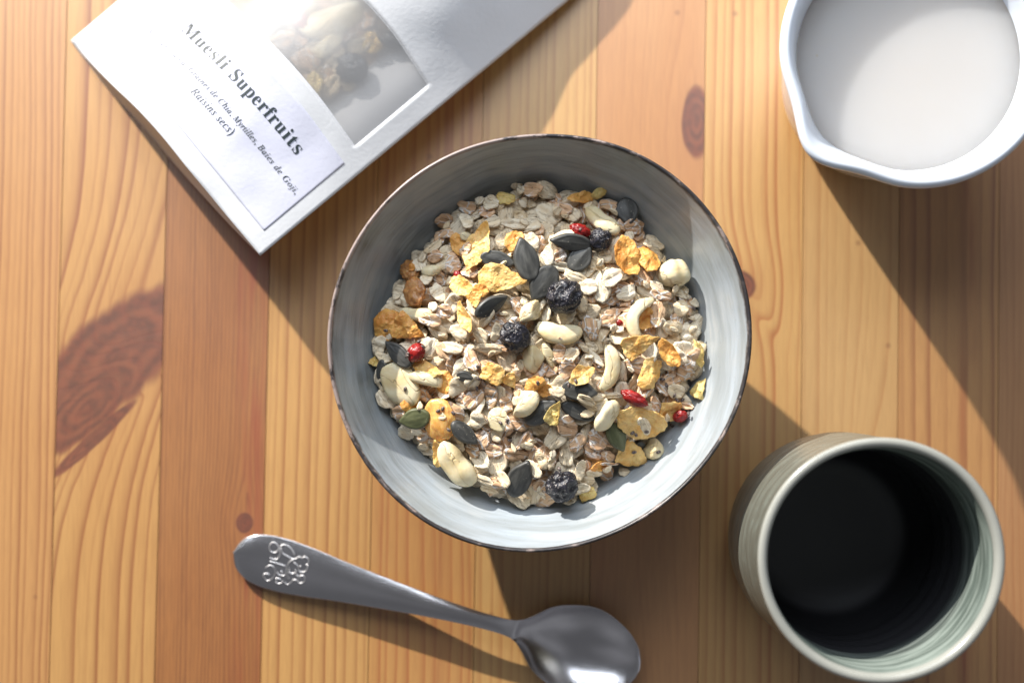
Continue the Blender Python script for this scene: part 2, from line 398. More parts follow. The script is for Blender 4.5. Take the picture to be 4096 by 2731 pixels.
def mat_berry():
    M = Mat('dried_blueberry'); x, y, z = M.coords(); o = M.rand() * 13.0
    n = M.noise(M.vec(x * 3 + o, y * 3, z * 3), 1.0, 4.0, 0.65); s = M.voro(M.vec(x + o, y, z), 14.0); s2 = M.noise(M.vec(x * 1.8, y * 1.8, z * 1.8 + o), 1.0, 2.0)
    c = M.mix(n.step(0.35, 0.7), srgb(22, 21, 25), srgb(46, 45, 54))
    c = M.mix(s.step(0.24, 0.12) * s2.step(0.38, 0.55) * 0.85, c, srgb(205, 190, 180))
    M.col(c); M.set(Roughness=0.36, Specular_IOR_Level=0.5); M.bump(n, 0.08, 1.0); return M
def mat_fruit(name, a, b, rough=0.3, sss=0.25):
    M = Mat(name); x, y, z = M.coords(); o = M.rand() * 17.0
    n = M.noise(M.vec(x * 2 + o, y * 4, z * 3), 1.0, 4.0, 0.65); s = M.voro(M.vec(x + o, y, z), 12.0)
    c = M.mix(n.step(0.35, 0.7), a, b); c = M.mix(s.step(0.14, 0.05) * 0.4, c, srgb(240, 226, 200))
    M.col(c); M.set(Roughness=rough, Specular_IOR_Level=0.5, Subsurface_Weight=sss, Subsurface_Radius=(0.008, 0.003, 0.001), Subsurface_Scale=0.5)
    M.bump(n, 0.06, 0.9); return M
def mat_chia():
    M = Mat('chia_seed'); x, y, z = M.coords(); o = M.rand() * 17.0
    n = M.noise(M.vec(x * 20 + o, y * 20, z * 20), 1.0, 2.0)
    M.col(M.mix(n.step(0.45, 0.6), srgb(70, 62, 60), srgb(128, 112, 104))); M.set(Roughness=0.4); return M
OAT, WHT, NUT, BER, CHI = mat_oat(), mat_wheat(), mat_nut(), mat_berry(), mat_chia()
CO_Y = mat_corn('corn_flake_yellow', srgb(240, 200, 130), srgb(226, 166, 84)); CO_O = mat_corn('corn_flake_orange', srgb(234, 176, 96), srgb(206, 134, 58)); CO_P = mat_corn('corn_flake_pale', srgb(230, 204, 132), srgb(202, 164, 88))
PU_D = mat_pumpkin('pumpkin_seed_dark', srgb(54, 54, 52), srgb(84, 83, 79)); PU_G = mat_pumpkin('pumpkin_seed_green', srgb(72, 76, 50), srgb(102, 104, 72))
GOJ = mat_fruit('goji', srgb(158, 36, 32), srgb(112, 18, 20)); RAI = mat_fruit('golden_raisin', srgb(232, 184, 112), srgb(208, 148, 74), 0.3, 0.6); RAB = mat_fruit('brown_raisin', srgb(190, 138, 84), srgb(146, 96, 54), 0.4, 0.3)

# ------------------------------------------------------------------ muesli pieces: meshes (unit size, long axis x; a,b half sizes)
def disc(rings, seg, rad, top, bot):
    """closed thin body: rad(phi)->outline, top/bot(x,y,q)->z"""
    V = []; F = []
    for side, fn in ((0, top), (1, bot)):
        st = len(V); V.append((0, 0, fn(0, 0, 0)))
        for q in rings:
            for k in range(seg):
                a = 2 * math.pi * k / seg; R = rad(a) * q
                x, y = (R[0], R[1]) if isinstance(R, np.ndarray) else (R * math.cos(a), R * math.sin(a))
                V.append((x, y, fn(x, y, q)))
        nr = len(rings)
        for k in range(seg):
            k2 = (k + 1) % seg
            F.append((st, st + 1 + k, st + 1 + k2) if side == 0 else (st, st + 1 + k2, st + 1 + k))
            for j in range(nr - 1):
                a0 = st + 1 + j * seg
                f = (a0 + k, a0 + seg + k, a0 + seg + k2, a0 + k2); F.append(f if side == 0 else f[::-1])
    n = 1 + len(rings) * seg; t0 = n - seg; b0 = 2 * n - seg
    for k in range(seg):
        k2 = (k + 1) % seg; F.append((t0 + k, b0 + k, b0 + k2, t0 + k2))
    return V, F
def flake_geo(a, b, th, seed, curl=0.25, rings=(0.45, 0.8, 1.0), seg=24, jag=0.07, crease=0.7):
    crease *= 0.7; R = random.Random(seed); ph = [R.uniform(0, 6.28) for _ in range(6)]; cs = R.uniform(-1, 1) * curl; cs2 = R.uniform(-1, 1) * curl * 0.7; cut = R.random(); cp = R.uniform(0, 6.28)
    def rad(t):
        s = 1 + jag * math.sin(2 * t + ph[0]) + jag * 0.8 * math.sin(3 * t + ph[1]) + jag * 0.5 * math.sin(5 * t + ph[2]) + jag * 0.45 * math.sin(9 * t + ph[3]) + jag * 0.32 * (abs((t * 15 / 6.283 + ph[4]) % 1 - 0.5) - 0.25)
        d = math.cos(t - cp)
        if cut > 0.55 and d > 0.75: s *= 0.75 / d
        return np.array([a * s * math.cos(t), b * s * math.sin(t)])
    def mid(x, y): return cs * (y / b) ** 2 * b + cs2 * (x / a) ** 2 * a * 0.6 + 0.018 * math.sin(x * 9 + ph[4]) + 0.022 * math.sin(y * 16 + ph[5])
    def top(x, y, q): return mid(x, y) + th * 0.5 * (1 - 0.5 * q ** 3) - crease * th * math.exp(-(y / (0.16 * b)) ** 2) * (1 - q ** 2) + th * 0.25 * math.exp(-((abs(y) - 0.4 * b) / (0.3 * b)) ** 2) * (1 - q ** 3)
    def bot(x, y, q): return mid(x, y) - th * 0.5 * (1 - 0.5 * q ** 3)
    return disc(rings, seg, rad, top, bot)
def corn_geo(a, b, seed, shape='round', curl=0.35):
    R = random.Random(seed); ph = [R.uniform(0, 6.28) for _ in range(6)]; cs = R.choice((-1, 1)) * curl * R.uniform(0.6, 1.2); off = Vector((R.uniform(0, 50), R.uniform(0, 50), 0))
    if shape == 'round': nv = 0
    elif shape == 'tri': nv = 3
    elif shape == 'quad': nv = 4
    elif shape == 'point': nv = -1
    else: nv = 5
    pv = R.uniform(0, 6.28) if shape != 'tri' else 0.0
    def rad(t):
        s = 1.0
        if nv > 0:
            w = 2 * math.pi / nv; d = ((t - pv) % w) - w / 2; s = 0.35 + 0.65 * min(1.45, math.cos(w / 2) * 1.28 / math.cos(d))
        if nv == -1: s = 0.85 + 0.5 * math.exp(-(((t + math.pi) % (2 * math.pi) - math.pi) / 0.35) ** 2)
        s *= 1 + 0.05 * math.sin(3 * t + ph[0]) + 0.035 * math.sin(7 * t + ph[1]) + 0.025 * math.sin(13 * t + ph[2]) + 0.018 * math.sin(21 * t + ph[3])
        return np.array([a * s * math.cos(t), b * s * math.sin(t)])
    def mid(x, y, q):
        n = mnoise.noise(Vector((x * 1.8, y * 1.8, 0)) + off) * 0.14 + mnoise.noise(Vector((x * 5, y * 5, 3)) + off) * 0.06 + mnoise.noise(Vector((x * 11, y * 11, 3)) + off) * 0.025
        return cs * ((y / b) ** 2 * b * 0.8 + 0.25 * (x / a) ** 2 * a) + n
    return disc((0.18, 0.36, 0.54, 0.7, 0.84, 0.94, 1.0), 40, rad, lambda x, y, q: mid(x, y, q) + 0.028 * (1 - 0.6 * q ** 6), lambda x, y, q: mid(x, y, q) - 0.028 * (1 - 0.6 * q ** 6))
def seed_geo(a, b, th, seed):
    R = random.Random(seed); w = R.uniform(-0.06, 0.06)
    def rad(t):
        c = math.cos(t); p = max(0.0, c)
        return np.array([a * (c + 0.10 * p ** 8), b * math.sin(t) * (1 - 0.42 * p ** 2.2) * (1 + w * math.sin(t))])
    def top(x, y, q): return th * 0.5 * (max(0.0, 1 - q ** 3.0)) ** 0.6 + 0.03 + (0.035 * math.exp(-((q - 0.88) / 0.07) ** 2)) + 0.02 * math.exp(-(y / (0.2 * b)) ** 2) * (1 - q)
    def bot(x, y, q): return -th * 0.4 * (max(0.0, 1 - q ** 3.0)) ** 0.6 - 0.02
    return disc((0.2, 0.4, 0.6, 0.74, 0.84, 0.92, 1.0), 32, rad, top, bot)
def ico_geo(a, b, c, seed, amp=0.16, freq=3.0, sub=4, ridged=True, point=0.0):
    bm = bmesh.new(); bmesh.ops.create_icosphere(bm, subdivisions=sub, radius=1.0); off = Vector((seed * 3.7, seed * 1.3, seed * 2.1))
    V = []
    for v in bm.verts:
        p = v.co.copy(); n = mnoise.noise(p * freq + off); n2 = mnoise.noise(p * freq * 2.3 + off)
        d = 1 + (amp * (0.5 - abs(n) * 2.2) + amp * 0.5 * (0.3 - abs(n2) * 1.5) if ridged else amp * n + amp * 0.4 * n2)
        taper = 1 - point * abs(p.x) ** 3
        V.append((p.x * a * d, p.y * b * d * taper, p.z * c * d * taper))
    F = [[v.index for v in f.verts] for f in bm.faces]; bm.free(); return V, F
def cashew_geo(L, wd, th, bend, seed, half=True, s_end=1.0, slit=False):
    """sweep along an arc in x-y; convex side is -y"""
    R = random.Random(seed); V = []; F = []; N = 22; S = 18
    Rad = L / max(bend, 0.05)
    for i in range(N + 1):
        t = i / N; ang = (t - 0.5) * bend
        cx = Rad * math.sin(ang); cy = -Rad * math.cos(ang) + Rad * (math.cos(bend / 2) + 1) / 2
        tx, ty = math.cos(ang), math.sin(ang); nx, ny = -ty, tx
        e = min(1.0, (1 - abs(2 * t - 1) ** 3.2)) ** 0.55
        prof = e * (0.86 + 0.2 * math.sin(math.pi * t) - 0.10 * math.exp(-((t - 0.5) / 0.15) ** 2) + 0.12 * (t - 0.5) * s_end)
        if i in (0, N): prof = 0.02
        for k in range(S):
            a = 2 * math.pi * k / S; w = math.copysign(abs(math.cos(a)) ** 0.75, math.cos(a)) * wd / 2 * prof; h = math.copysign(abs(math.sin(a)) ** 0.6, math.sin(a))
            zz = h * th * prof * (0.5 if (h > 0 or not half) else 0.22)
            if slit: zz -= 0.16 * math.exp(-((math.cos(a) - 0.15) / 0.22) ** 2) * (h > 0) * math.exp(-((t - 0.35) / 0.22) ** 2)
            if half and h > 0: zz += 0.05 * prof * math.cos(a) 
            V.append((cx + nx * w, cy + ny * w, zz))
    for i in range(N):
        for k in range(S):
            k2 = (k + 1) % S; F.append((i * S + k, (i + 1) * S + k, (i + 1) * S + k2, i * S + k2))
    F.append(tuple(range(S))[::-1]); F.append(tuple(N * S + k for k in range(S)))
    V = [tuple(Vector(v) + 0.022 * mnoise.noise_vector(Vector(v) * 1.9 + Vector((seed, 0, 0)))) for v in V]
    return V, F
def chunk_geo(a, b, c, seed):
    R = random.Random(seed); bm = bmesh.new(); bmesh.ops.create_icosphere(bm, subdivisions=3, radius=1.0)
    for v in bm.verts: v.co = v.co * (1 + 0.12 * mnoise.noise(v.co * 1.6 + Vector((seed, seed, 0))))
    for _ in range(5):
        n = Vector((R.uniform(-1, 1), R.uniform(-1, 1), R.uniform(-0.8, 1))).normalized(); d = R.uniform(0.42, 0.75)
        for v in bm.verts:
            k = v.co.dot(n)
            if k > d: v.co -= n * (k - d) * 0.96
    V = [(v.co.x * a * 1.3, v.co.y * b * 1.3, v.co.z * c * 1.2) for v in bm.verts]
    F = [[v.index for v in f.verts] for f in bm.faces]; bm.free(); return V, F

# ------------------------------------------------------------------ the heap: a height map on which every piece comes to rest
RES = 0.05; NG = 320; GX0 = BC[0] - 8.0; GY0 = BC[1] - 8.0
gx, gy = np.meshgrid(GX0 + np.arange(NG) * RES, GY0 + np.arange(NG) * RES)
rad_g = np.hypot(gx - BC[0], gy - BC[1])
ang_g = np.degrees(np.arctan2(gy - BC[1], gx - BC[0])) % 360
Hb = inner(np.clip(rad_g / (1 + (np.clip((rad_g - 2) / 5, 0, 1)) * (np.interp(ang_g, aa, rvs) - 1)), 0, 7.24)) + np.where(rad_g > 7.3, 3.0, 0)
er = [0, 20, 33, 45, 60, 75, 92, 110, 125, 140, 160, 180, 200, 215, 232, 250, 268, 285, 300, 320, 340, 360]
ev = [6.18, 6.05, 5.75, 5.75, 5.9, 5.75, 6.05, 5.8, 5.65, 5.55, 5.55, 6.15, 6.15, 5.95, 5.55, 5.65, 5.95, 5.75, 5.25, 5.35, 5.75, 6.18]
def dome(r, edge=5.95): return 4.62 - 1.10 * (np.clip(r, 0, 9) / edge) ** 2.4
Hf = dome(rad_g, np.interp(ang_g, er, ev))
H = np.maximum(Hb, Hf - 0.45)
SLICE = 26
def gidx(x, y): return int(round((x - GX0) / RES)), int(round((y - GY0) / RES))
def drop(x, y, a, b, th, yaw, tilt=0.12, sink=0.0, flat=False, pen=0.93, tx=None, maxslope=0.75):
    """lets a piece of half sizes a,b and thickness th settle at x,y; returns its matrix"""
    i, j = gidx(x, y); m = SLICE
    i0, i1, j0, j1 = max(i - m, 0), min(i + m + 1, NG), max(j - m, 0), min(j + m + 1, NG)
    X = gx[j0:j1, i0:i1] - x; Y = gy[j0:j1, i0:i1] - y; h = H[j0:j1, i0:i1]
    c, s = math.cos(yaw), math.sin(yaw); lx = (X * c + Y * s) / a; ly = (-X * s + Y * c) / b
    q = lx * lx + ly * ly; mk = q <= 1.0
    A = np.c_[X[mk], Y[mk], np.ones(mk.sum())]; hv = h[mk]
    if mk.sum() < 4: sl = np.array([0, 0])
    else:
        big = mk if flat else (q <= 1.6); A2 = np.c_[X[big], Y[big], np.ones(big.sum())]
        sl = np.linalg.lstsq(A2, h[big], rcond=None)[0][:2]
    if tx is not None: sl = sl * 0.5 + np.array(tx)
    else: sl = sl * 0.85 + rng.normal(0, tilt, 2)
    L = np.hypot(*sl)
    if L > maxslope: sl = sl * maxslope / L
    res = hv - (X[mk] * sl[0] + Y[mk] * sl[1])
    z0 = np.quantile(res, pen) - sink
    plane = X * sl[0] + Y * sl[1] + z0
    body = plane + th * np.sqrt(np.clip(1 - q * 0.6, 0, 1))
    H[j0:j1, i0:i1] = np.where(mk, np.maximum(h, body), h)
    n = Vector((-sl[0], -sl[1], 1)).normalized(); xa = Vector((c, s, c * sl[0] + s * sl[1])).normalized(); ya = n.cross(xa)
    M = Matrix((xa, ya, n)).transposed().to_4x4(); M.translation = (Vector((x, y, z0)) + n * th * 0.5) * U
    return M

# a shape library shared by alike pieces
LIB = {}
def lib(kind, n, fn):
    LIB[kind] = []
    for i in range(n):
        V, F, a, b, th = fn(i); LIB[kind].append((mesh(kind, V, F), V, F, a, b, th))
def f_oat(i, s=1.0):
    R = random.Random(100 + i); a = R.uniform(0.36, 0.52) * s; b = a * R.uniform(0.58, 0.88); th = R.uniform(0.05, 0.085)
    return (*flake_geo(a, b, th, 100 + i, 0.22), a, b, th)
def f_wheat(i):
    R = random.Random(300 + i); a = R.uniform(0.36, 0.52); b = a * R.uniform(0.52, 0.8); th = R.uniform(0.06, 0.10)
    return (*flake_geo(a, b, th, 300 + i, 0.34, jag=0.09, crease=0.9), a, b, th)
def f_bit(i):
    R = random.Random(500 + i); a = R.uniform(0.12, 0.26); b = a * R.uniform(0.4, 0.8); th = R.uniform(0.06, 0.1)
    return (*flake_geo(a, b, th, 500 + i, 0.2, jag=0.15, seg=10, rings=(0.6, 1.0)), a, b, th)
lib('oat_flake', 22, f_oat); lib('wheat_flake', 22, f_wheat); lib('oat_crumb', 10, f_bit)

DUST = Mat('brown_husk_dust'); DUST.col(srgb(120, 88, 64)); DUST.set(Roughness=0.9)
# ---- the buried bulk of the muesli, one mass
V_all = []; F_all = []; mi = []
def add_bulk(kind, idx, M, m):
    _, V, F, a, b, th = LIB[kind][idx]; st = len(V_all)
    M4 = np.array(M); P_ = np.c_[np.array(V), np.ones(len(V))]; P_[:, :3] *= 1.0
    Rm = M4[:3, :3]; T = M4[:3, 3] / U
    W = P_[:, :3] @ Rm.T + T
    V_all.extend(W.tolist()); F_all.extend([tuple(st + q for q in f) for f in F]); mi.extend([m] * len(F))
def edge_at(x, y): return float(np.interp(math.degrees(math.atan2(y - BC[1], x - BC[0])) % 360, er, ev))
def spot(k=7, margin=0.30, targ=None):
    best = None
    for _ in range(k):
        t = random.uniform(0, 2 * math.pi); r = math.sqrt(random.random()) * 6.1
        x, y = BC[0] + r * math.cos(t), BC[1] + r * math.sin(t)
        e = edge_at(x, y) - margin
        if r > e: continue
        i, j = gidx(x, y); hh = H[j - 3:j + 4, i - 3:i + 4].mean(); sc = hh - float(dome(r, edge_at(x, y)))
        if best is None or sc < best[0]: best = (sc, x, y)
    return (best[1], best[2]) if best else None
# solid core under the loose pieces
core = []
cf = []
NR, NS = 26, 96
for i in range(NR):
    for k in range(NS):
        t = 2 * math.pi * k / NS; e = float(np.interp(math.degrees(t) % 360, er, ev)) - 0.15; r = e * (i + 0.001) / (NR - 1)
        x, y = BC[0] + r * math.cos(t), BC[1] + r * math.sin(t)
        z = float(dome(r, e)) - 0.55 + 0.05 * mnoise.noise(Vector((x * 2, y * 2, 0)))
        ii, jj = gidx(x, y); core.append((x, y, max(z, float(Hb[jj, ii]) - 0.15) if i < NR - 1 else float(Hb[jj, ii]) - 0.1))
for i in range(NR - 1):
    for k in range(NS):
        k2 = (k + 1) % NS; cf.append((i * NS + k, (i + 1) * NS + k, (i + 1) * NS + k2, i * NS + k2))
V_all += core; F_all += cf; mi += [2] * len(cf)
for n in range(430):
    s = spot(4, 0.15)
    if not s: continue
    kd = random.random(); kind, m = ('oat_flake', 0) if kd < 0.5 else ('wheat_flake', 1)
    idx = random.randrange(len(LIB[kind])); _, V, F, a, b, th = LIB[kind][idx]
    add_bulk(kind, idx, drop(s[0], s[1], a, b, th, random.uniform(0, 6.28), 0.25, 0.03), m)
me = mesh('muesli_bulk', V_all, F_all, True, mi)
link('muesli_bulk', me, label='mass of small oat and wheat flakes filling the grey bowl', cat='muesli', kind='stuff', mat=[OAT, WHT, DUST])

# ---- countable flakes
ZONES = [('upper left', 90, 180), ('lower left', 180, 270), ('lower right', 270, 360), ('upper right', 0, 90)]
def zone(x, y):
    r = math.hypot(x - BC[0], y - BC[1])
    if r < 2.2: return 'middle'
    t = math.degrees(math.atan2(y - BC[1], x - BC[0])) % 360
    for n, a, b in ZONES:
        if a <= t < b: return n
    return 'upper right'
WHERE = {'middle': 'around the middle blueberries', 'upper left': 'on the pouch side of the bowl', 'lower left': 'on the spoon side of the bowl',
         'lower right': 'on the cup side of the bowl', 'upper right': 'on the jug side of the bowl'}
DESC = {'oat_flake': ('pale oat flake', 'oat flake'), 'wheat_flake': ('brown wheat flake', 'wheat flake'), 'oat_crumb': ('broken flake crumb', 'crumb')}
MATS = {'oat_flake': OAT, 'wheat_flake': WHT, 'oat_crumb': OAT}
for k_ in LIB:
    for e in LIB[k_]: e[0].materials.append(MATS[k_].m)
def filler(kind, x, y, yaw=None, tilt=0.27, label=None):
    me, V, F, a, b, th = random.choice(LIB[kind])
    M = drop(x, y, a, b, th, random.uniform(0, 6.28) if yaw is None else yaw, tilt, 0.01)
    sl = 'steeply tilted' if M[2][2] / M.col[2].to_3d().length < 0.87 else 'flat lying'
    sz = 'large' if a > 0.455 else 'small' if a < 0.40 else 'middling'; sp_ = 'narrow' if b / a < 0.68 else 'roundish' if b / a > 0.78 else 'oval'
    lab = '%s %s %s, %s, %s' % (sz, sp_, DESC[kind][0], sl, WHERE[zone(x, y)])
    o = link(kind, me, label=lab, cat=DESC[kind][1], group='loose %ss heaped in the grey bowl' % DESC[kind][1]); o.matrix_world = M
    return o
for n in range(430):
    s = spot(7, 0.28)
    if not s: continue
    filler('oat_flake' if random.random() < 0.55 else 'wheat_flake', *s)

# ---- pieces one can point at, placed where the photograph has them
def C5(X, Y): return ((1250 + X / 1.3067) * 2352 / 4096, (500 + Y / 1.3067) * 2352 / 4096)
def C6(X, Y): return ((1250 + X / 1.3067) * 2352 / 4096, (1350 + Y / 1.3067) * 2352 / 4096)
KX = 1 / 143.8
def place(u, v, ahead=0.15):
    z = 4.3
    for _ in range(4):
        p = px(u, v, z); i, j = gidx(p[0], p[1]); z = float(H[j, i]) + ahead
    return p[0], p[1]
def piece(name, cc, X, Y, w, h, ang, geo, mat, label, cat, th=0.1, tx=None, tilt=0.06, sink=0.03, group=None, parts=None, pen=0.90):
    u, v = cc(X, Y); x, y = place(u, v)
    a, b = w * KX / 2, h * KX / 2
    M = drop(x, y, a * 0.92, b * 0.92, th, math.radians(-ang), tilt, sink, tx=tx, pen=pen)
    V, F = geo(a, b); me = mesh(name, V, F)
    o = link(name, me, label=label, cat=cat, group=group, mat=mat); o.matrix_world = M
    return o
SEEDN = [0]
def sd(): SEEDN[0] += 1; return SEEDN[0]
def pumpkin(cc, X, Y, w, h, ang, label, m=None, **k):
    return piece('pumpkin_seed', cc, X, Y, w, h, ang, lambda a, b: seed_geo(a, b, 0.22, sd()), m or PU_D, label, 'pumpkin seed', th=0.2, group='dark green pumpkin seeds in the muesli', **k)
def corn(cc, X, Y, w, h, ang, label, shape='round', m=None, curl=0.3, **k):
    return piece('corn_flake', cc, X, Y, w * 1.06, h * 1.06, ang, lambda a, b: corn_geo(a, b, sd() * 3, shape, curl), m or CO_Y, label, 'corn flake', th=0.09, sink=-0.04, pen=0.96, group='golden corn flakes in the muesli', **k)
def cashew(cc, X, Y, w, h, ang, label, bend=1.6, half=True, th=0.6, **k):
    s_end = k.pop('s_end', 1.0); slit = k.pop('slit', False); wd = k.pop('wd', None)
    return piece('cashew_nut', cc, X, Y, w, h, ang, lambda a, b: cashew_geo(a * 2.0, (wd or b * 1.25), th, bend, sd(), half, s_end, slit), NUT, label, 'cashew nut', th=th * 0.75, sink=0.1, group='cashew nuts and cashew pieces', **k)
def chunk(cc, X, Y, w, h, ang, label, th=0.4, **k):
    return piece('cashew_piece', cc, X, Y, w, h, ang, lambda a, b: chunk_geo(a, b, th * 0.6, sd() * 5), NUT, label, 'nut piece', th=th * 0.8, sink=0.06, group='broken pieces of cashew', **k)
def oat(cc, X, Y, w, h, ang, label, **k):
    return piece('oat_flake', cc, X, Y, w, h, ang, lambda a, b: flake_geo(a, b, 0.09, 900 + sd(), 0.2, seg=26, rings=(0.3, 0.6, 0.85, 1.0)), OAT, label, 'oat flake', th=0.09, **k)
def wheat(cc, X, Y, w, h, ang, label, **k):
    return piece('wheat_flake', cc, X, Y, w, h, ang, lambda a, b: flake_geo(a, b, 0.11, 950 + sd(), 0.32, seg=26, rings=(0.3, 0.6, 0.85, 1.0), jag=0.09, crease=0.9), WHT, label, 'wheat flake', th=0.11, **k)
def berry(cc, X, Y, d, label):
    return piece('dried_blueberry', cc, X, Y, d, d * 0.95, sd() * 40, lambda a, b: ico_geo(a * 1.06, b * 1.06, a * 0.9, sd(), 0.17, 1.5, 5), BER, label, 'blueberry', th=d * KX * 0.8, sink=0.12, tilt=0.0, group='wrinkled dried blueberries')
def goji(cc, X, Y, w, h, ang, label):
    return piece('goji_berry', cc, X, Y, w, h, ang, lambda a, b: ico_geo(a, b, b * 0.85, sd(), 0.22, 2.0, 4, True, 0.35), GOJ, label, 'goji berry', th=h * KX * 0.7, sink=0.06, group='red goji berries')
def raisin(cc, X, Y, w, h, ang, label, m):
    return piece('golden_raisin', cc, X, Y, w, h, ang, lambda a, b: ico_geo(a, b, 0.24, sd(), 0.10 if m is RAI else 0.2, 1.1 if m is RAI else 1.6, 5), m, label, 'raisin', th=0.4, sink=0.1, group='raisins')

# lower layer
corn(C5, 1010, 380, 95, 85, 10, 'olive corn flake in the shade at the top edge, just below the topmost wheat flake', m=CO_P)
corn(C5, 1400, 385, 150, 60, -8, 'brownish corn flake in the shade behind the large upper cashew', m=CO_O)
corn(C5, 1492, 362, 85, 50, -20, 'small yellow corn flake against the bowl wall, above the upper cashew', m=CO_P)
pumpkin(C5, 1640, 462, 150, 125, 80, 'round dark pumpkin seed in the shade beside the upper cashew')
raisin(C5, 520, 770, 130, 100, 60, 'brown glossy raisin at the upper left bowl wall', RAB)
raisin(C5, 545, 880, 160, 130, 80, 'large tan wrinkled raisin beside the red goji at the left', RAB)
cashew(C5, 545, 985, 210, 100, 5, 'flat pale cashew half partly hidden above the two dark orange corn flakes', bend=0.9, th=0.35)
corn(C5, 395, 1045, 160, 170, 70, 'dark orange curled corn flake touching the left bowl wall', m=CO_O)
corn(C6, 325, 130, 60, 55, 40, 'tiny olive corn flake at the far left edge of the heap', 'tri', CO_P)
pumpkin(C6, 378, 185, 150, 80, 85, 'black pumpkin seed standing at the left bowl wall behind the triangular cashew')
corn(C6, 510, 360, 100, 70, 20, 'dark orange corn flake above the olive pumpkin seed', m=CO_O)
corn(C6, 690, 235, 90, 120, 0, 'orange corn flake half buried to the left of the pale veined oat', m=CO_O)
pumpkin(C6, 800, 195, 90, 60, 10, 'dark pumpkin seed mostly buried between oat flakes at the left centre')
corn(C5, 770, 625, 120, 90, 60, 'golden corn flake half buried left of the big rectangular flake', m=CO_O)
pumpkin(C5, 965, 705, 190, 95, 12, 'dark pumpkin seed with a white crumb on it, tucked under the big corn flake')
berry(C5, 1500, 600, 110, 'black blueberry mostly hidden under the upper cashew')
goji(C5, 1395, 560, 120, 70, 20, 'red goji berry in the shade beside the upper cashew')
corn(C5, 1725, 1010, 110, 110, 80, 'orange corn flake inside the hook of the curved cashew', m=CO_O)
goji(C5, 1605, 1027, 45, 35, 0, 'small tip of a red goji berry left of the curved cashew')
corn(C6, 2020, 85, 130, 60, 80, 'thin yellow corn flake leaning on the right bowl wall', 'quad', CO_P)
corn(C6, 2015, 275, 110, 90, -60, 'pale yellow folded corn flake at the right edge of the heap', 'tri', CO_P)
pumpkin(C6, 1390, 275, 185, 110, 10, 'black pumpkin seed under the small rectangular corn flake')
pumpkin(C6, 1382, 385, 190, 85, 25, 'black pumpkin seed beneath the lobed oat flake right of centre')
pumpkin(C6, 1195, 390, 195, 115, -35, 'black pumpkin seed beside the small olive corn flake')
pumpkin(C6, 1700, 548, 60, 40, 0, 'dark pumpkin seed showing between the two triangular corn flakes')
corn(C6, 1500, 668, 110, 60, 0, 'brown corn flake in the shade above the right end of the heap foot', m=CO_O)
corn(C6, 1435, 812, 70, 90, 70, 'yellow corn flake at the bottom edge right of the lowest blueberry', 'quad', CO_P)
corn(C6, 1215, 270, 80, 70, 0, 'orange corn flake under the round ribbed oat flake', m=CO_O)
goji(C5, 762, 778, 50, 45, 60, 'small red goji berry above the other one at the left')
# second layer
for X, Y, w, h, ang, txt in [(1155, 342, 128, 84, 5, 'topmost wheat flake, large and ribbed, touching the shaded bowl wall'), (812, 430, 112, 82, 15, 'wheat flake with white cracks at the upper left, nearest the wall'),
        (915, 455, 100, 80, 0, 'wheat flake with a floury rim, second from the upper left wall'), (690, 502, 100, 82, 20, 'shaded wheat flake at the upper left wall with fine cracks'),
        (1555, 425, 122, 78, 12, 'wheat flake lying across the top of the upper cashew'), (1310, 440, 95, 75, 30, 'round wheat flake left of the upper cashew'),
        (700, 575, 98, 66, -10, 'oval wheat flake with a double groove at the upper left'), (735, 722, 82, 118, -15, 'upright wheat flake with a white centre left of the big corn flake'),
        (830, 770, 110, 80, 0, 'cracked wheat flake just above the large pointed corn flake'), (640, 680, 120, 75, 12, 'dark wheat flake in the shade above the small pale nut slice'),
        (615, 1020, 112, 76, 15, 'ribbed wheat flake right of the dark orange corn flakes'), (690, 970, 90, 85, 30, 'wheat flake just below the left goji berry'),
        (1455, 1055, 132, 84, 82, 'upright wheat flake with a white rim right of the wide cashew'), (1550, 1010, 112, 90, -20, 'floury wheat flake left of the curved cashew'),
        (1800, 990, 132, 86, 98, 'wheat flake with white scribbled veins right of the curved cashew'), (1730, 790, 100, 110, 60, 'curled wheat flake with a white rim below the orange corn flakes'),
        (1680, 530, 130, 90, -20, 'wheat flake in half shade below the round dark pumpkin seed'), (1820, 890, 110, 70, 20, 'brown wheat flake below the thick cashew')]:
    wheat(C5, X, Y, w, h, ang, txt)
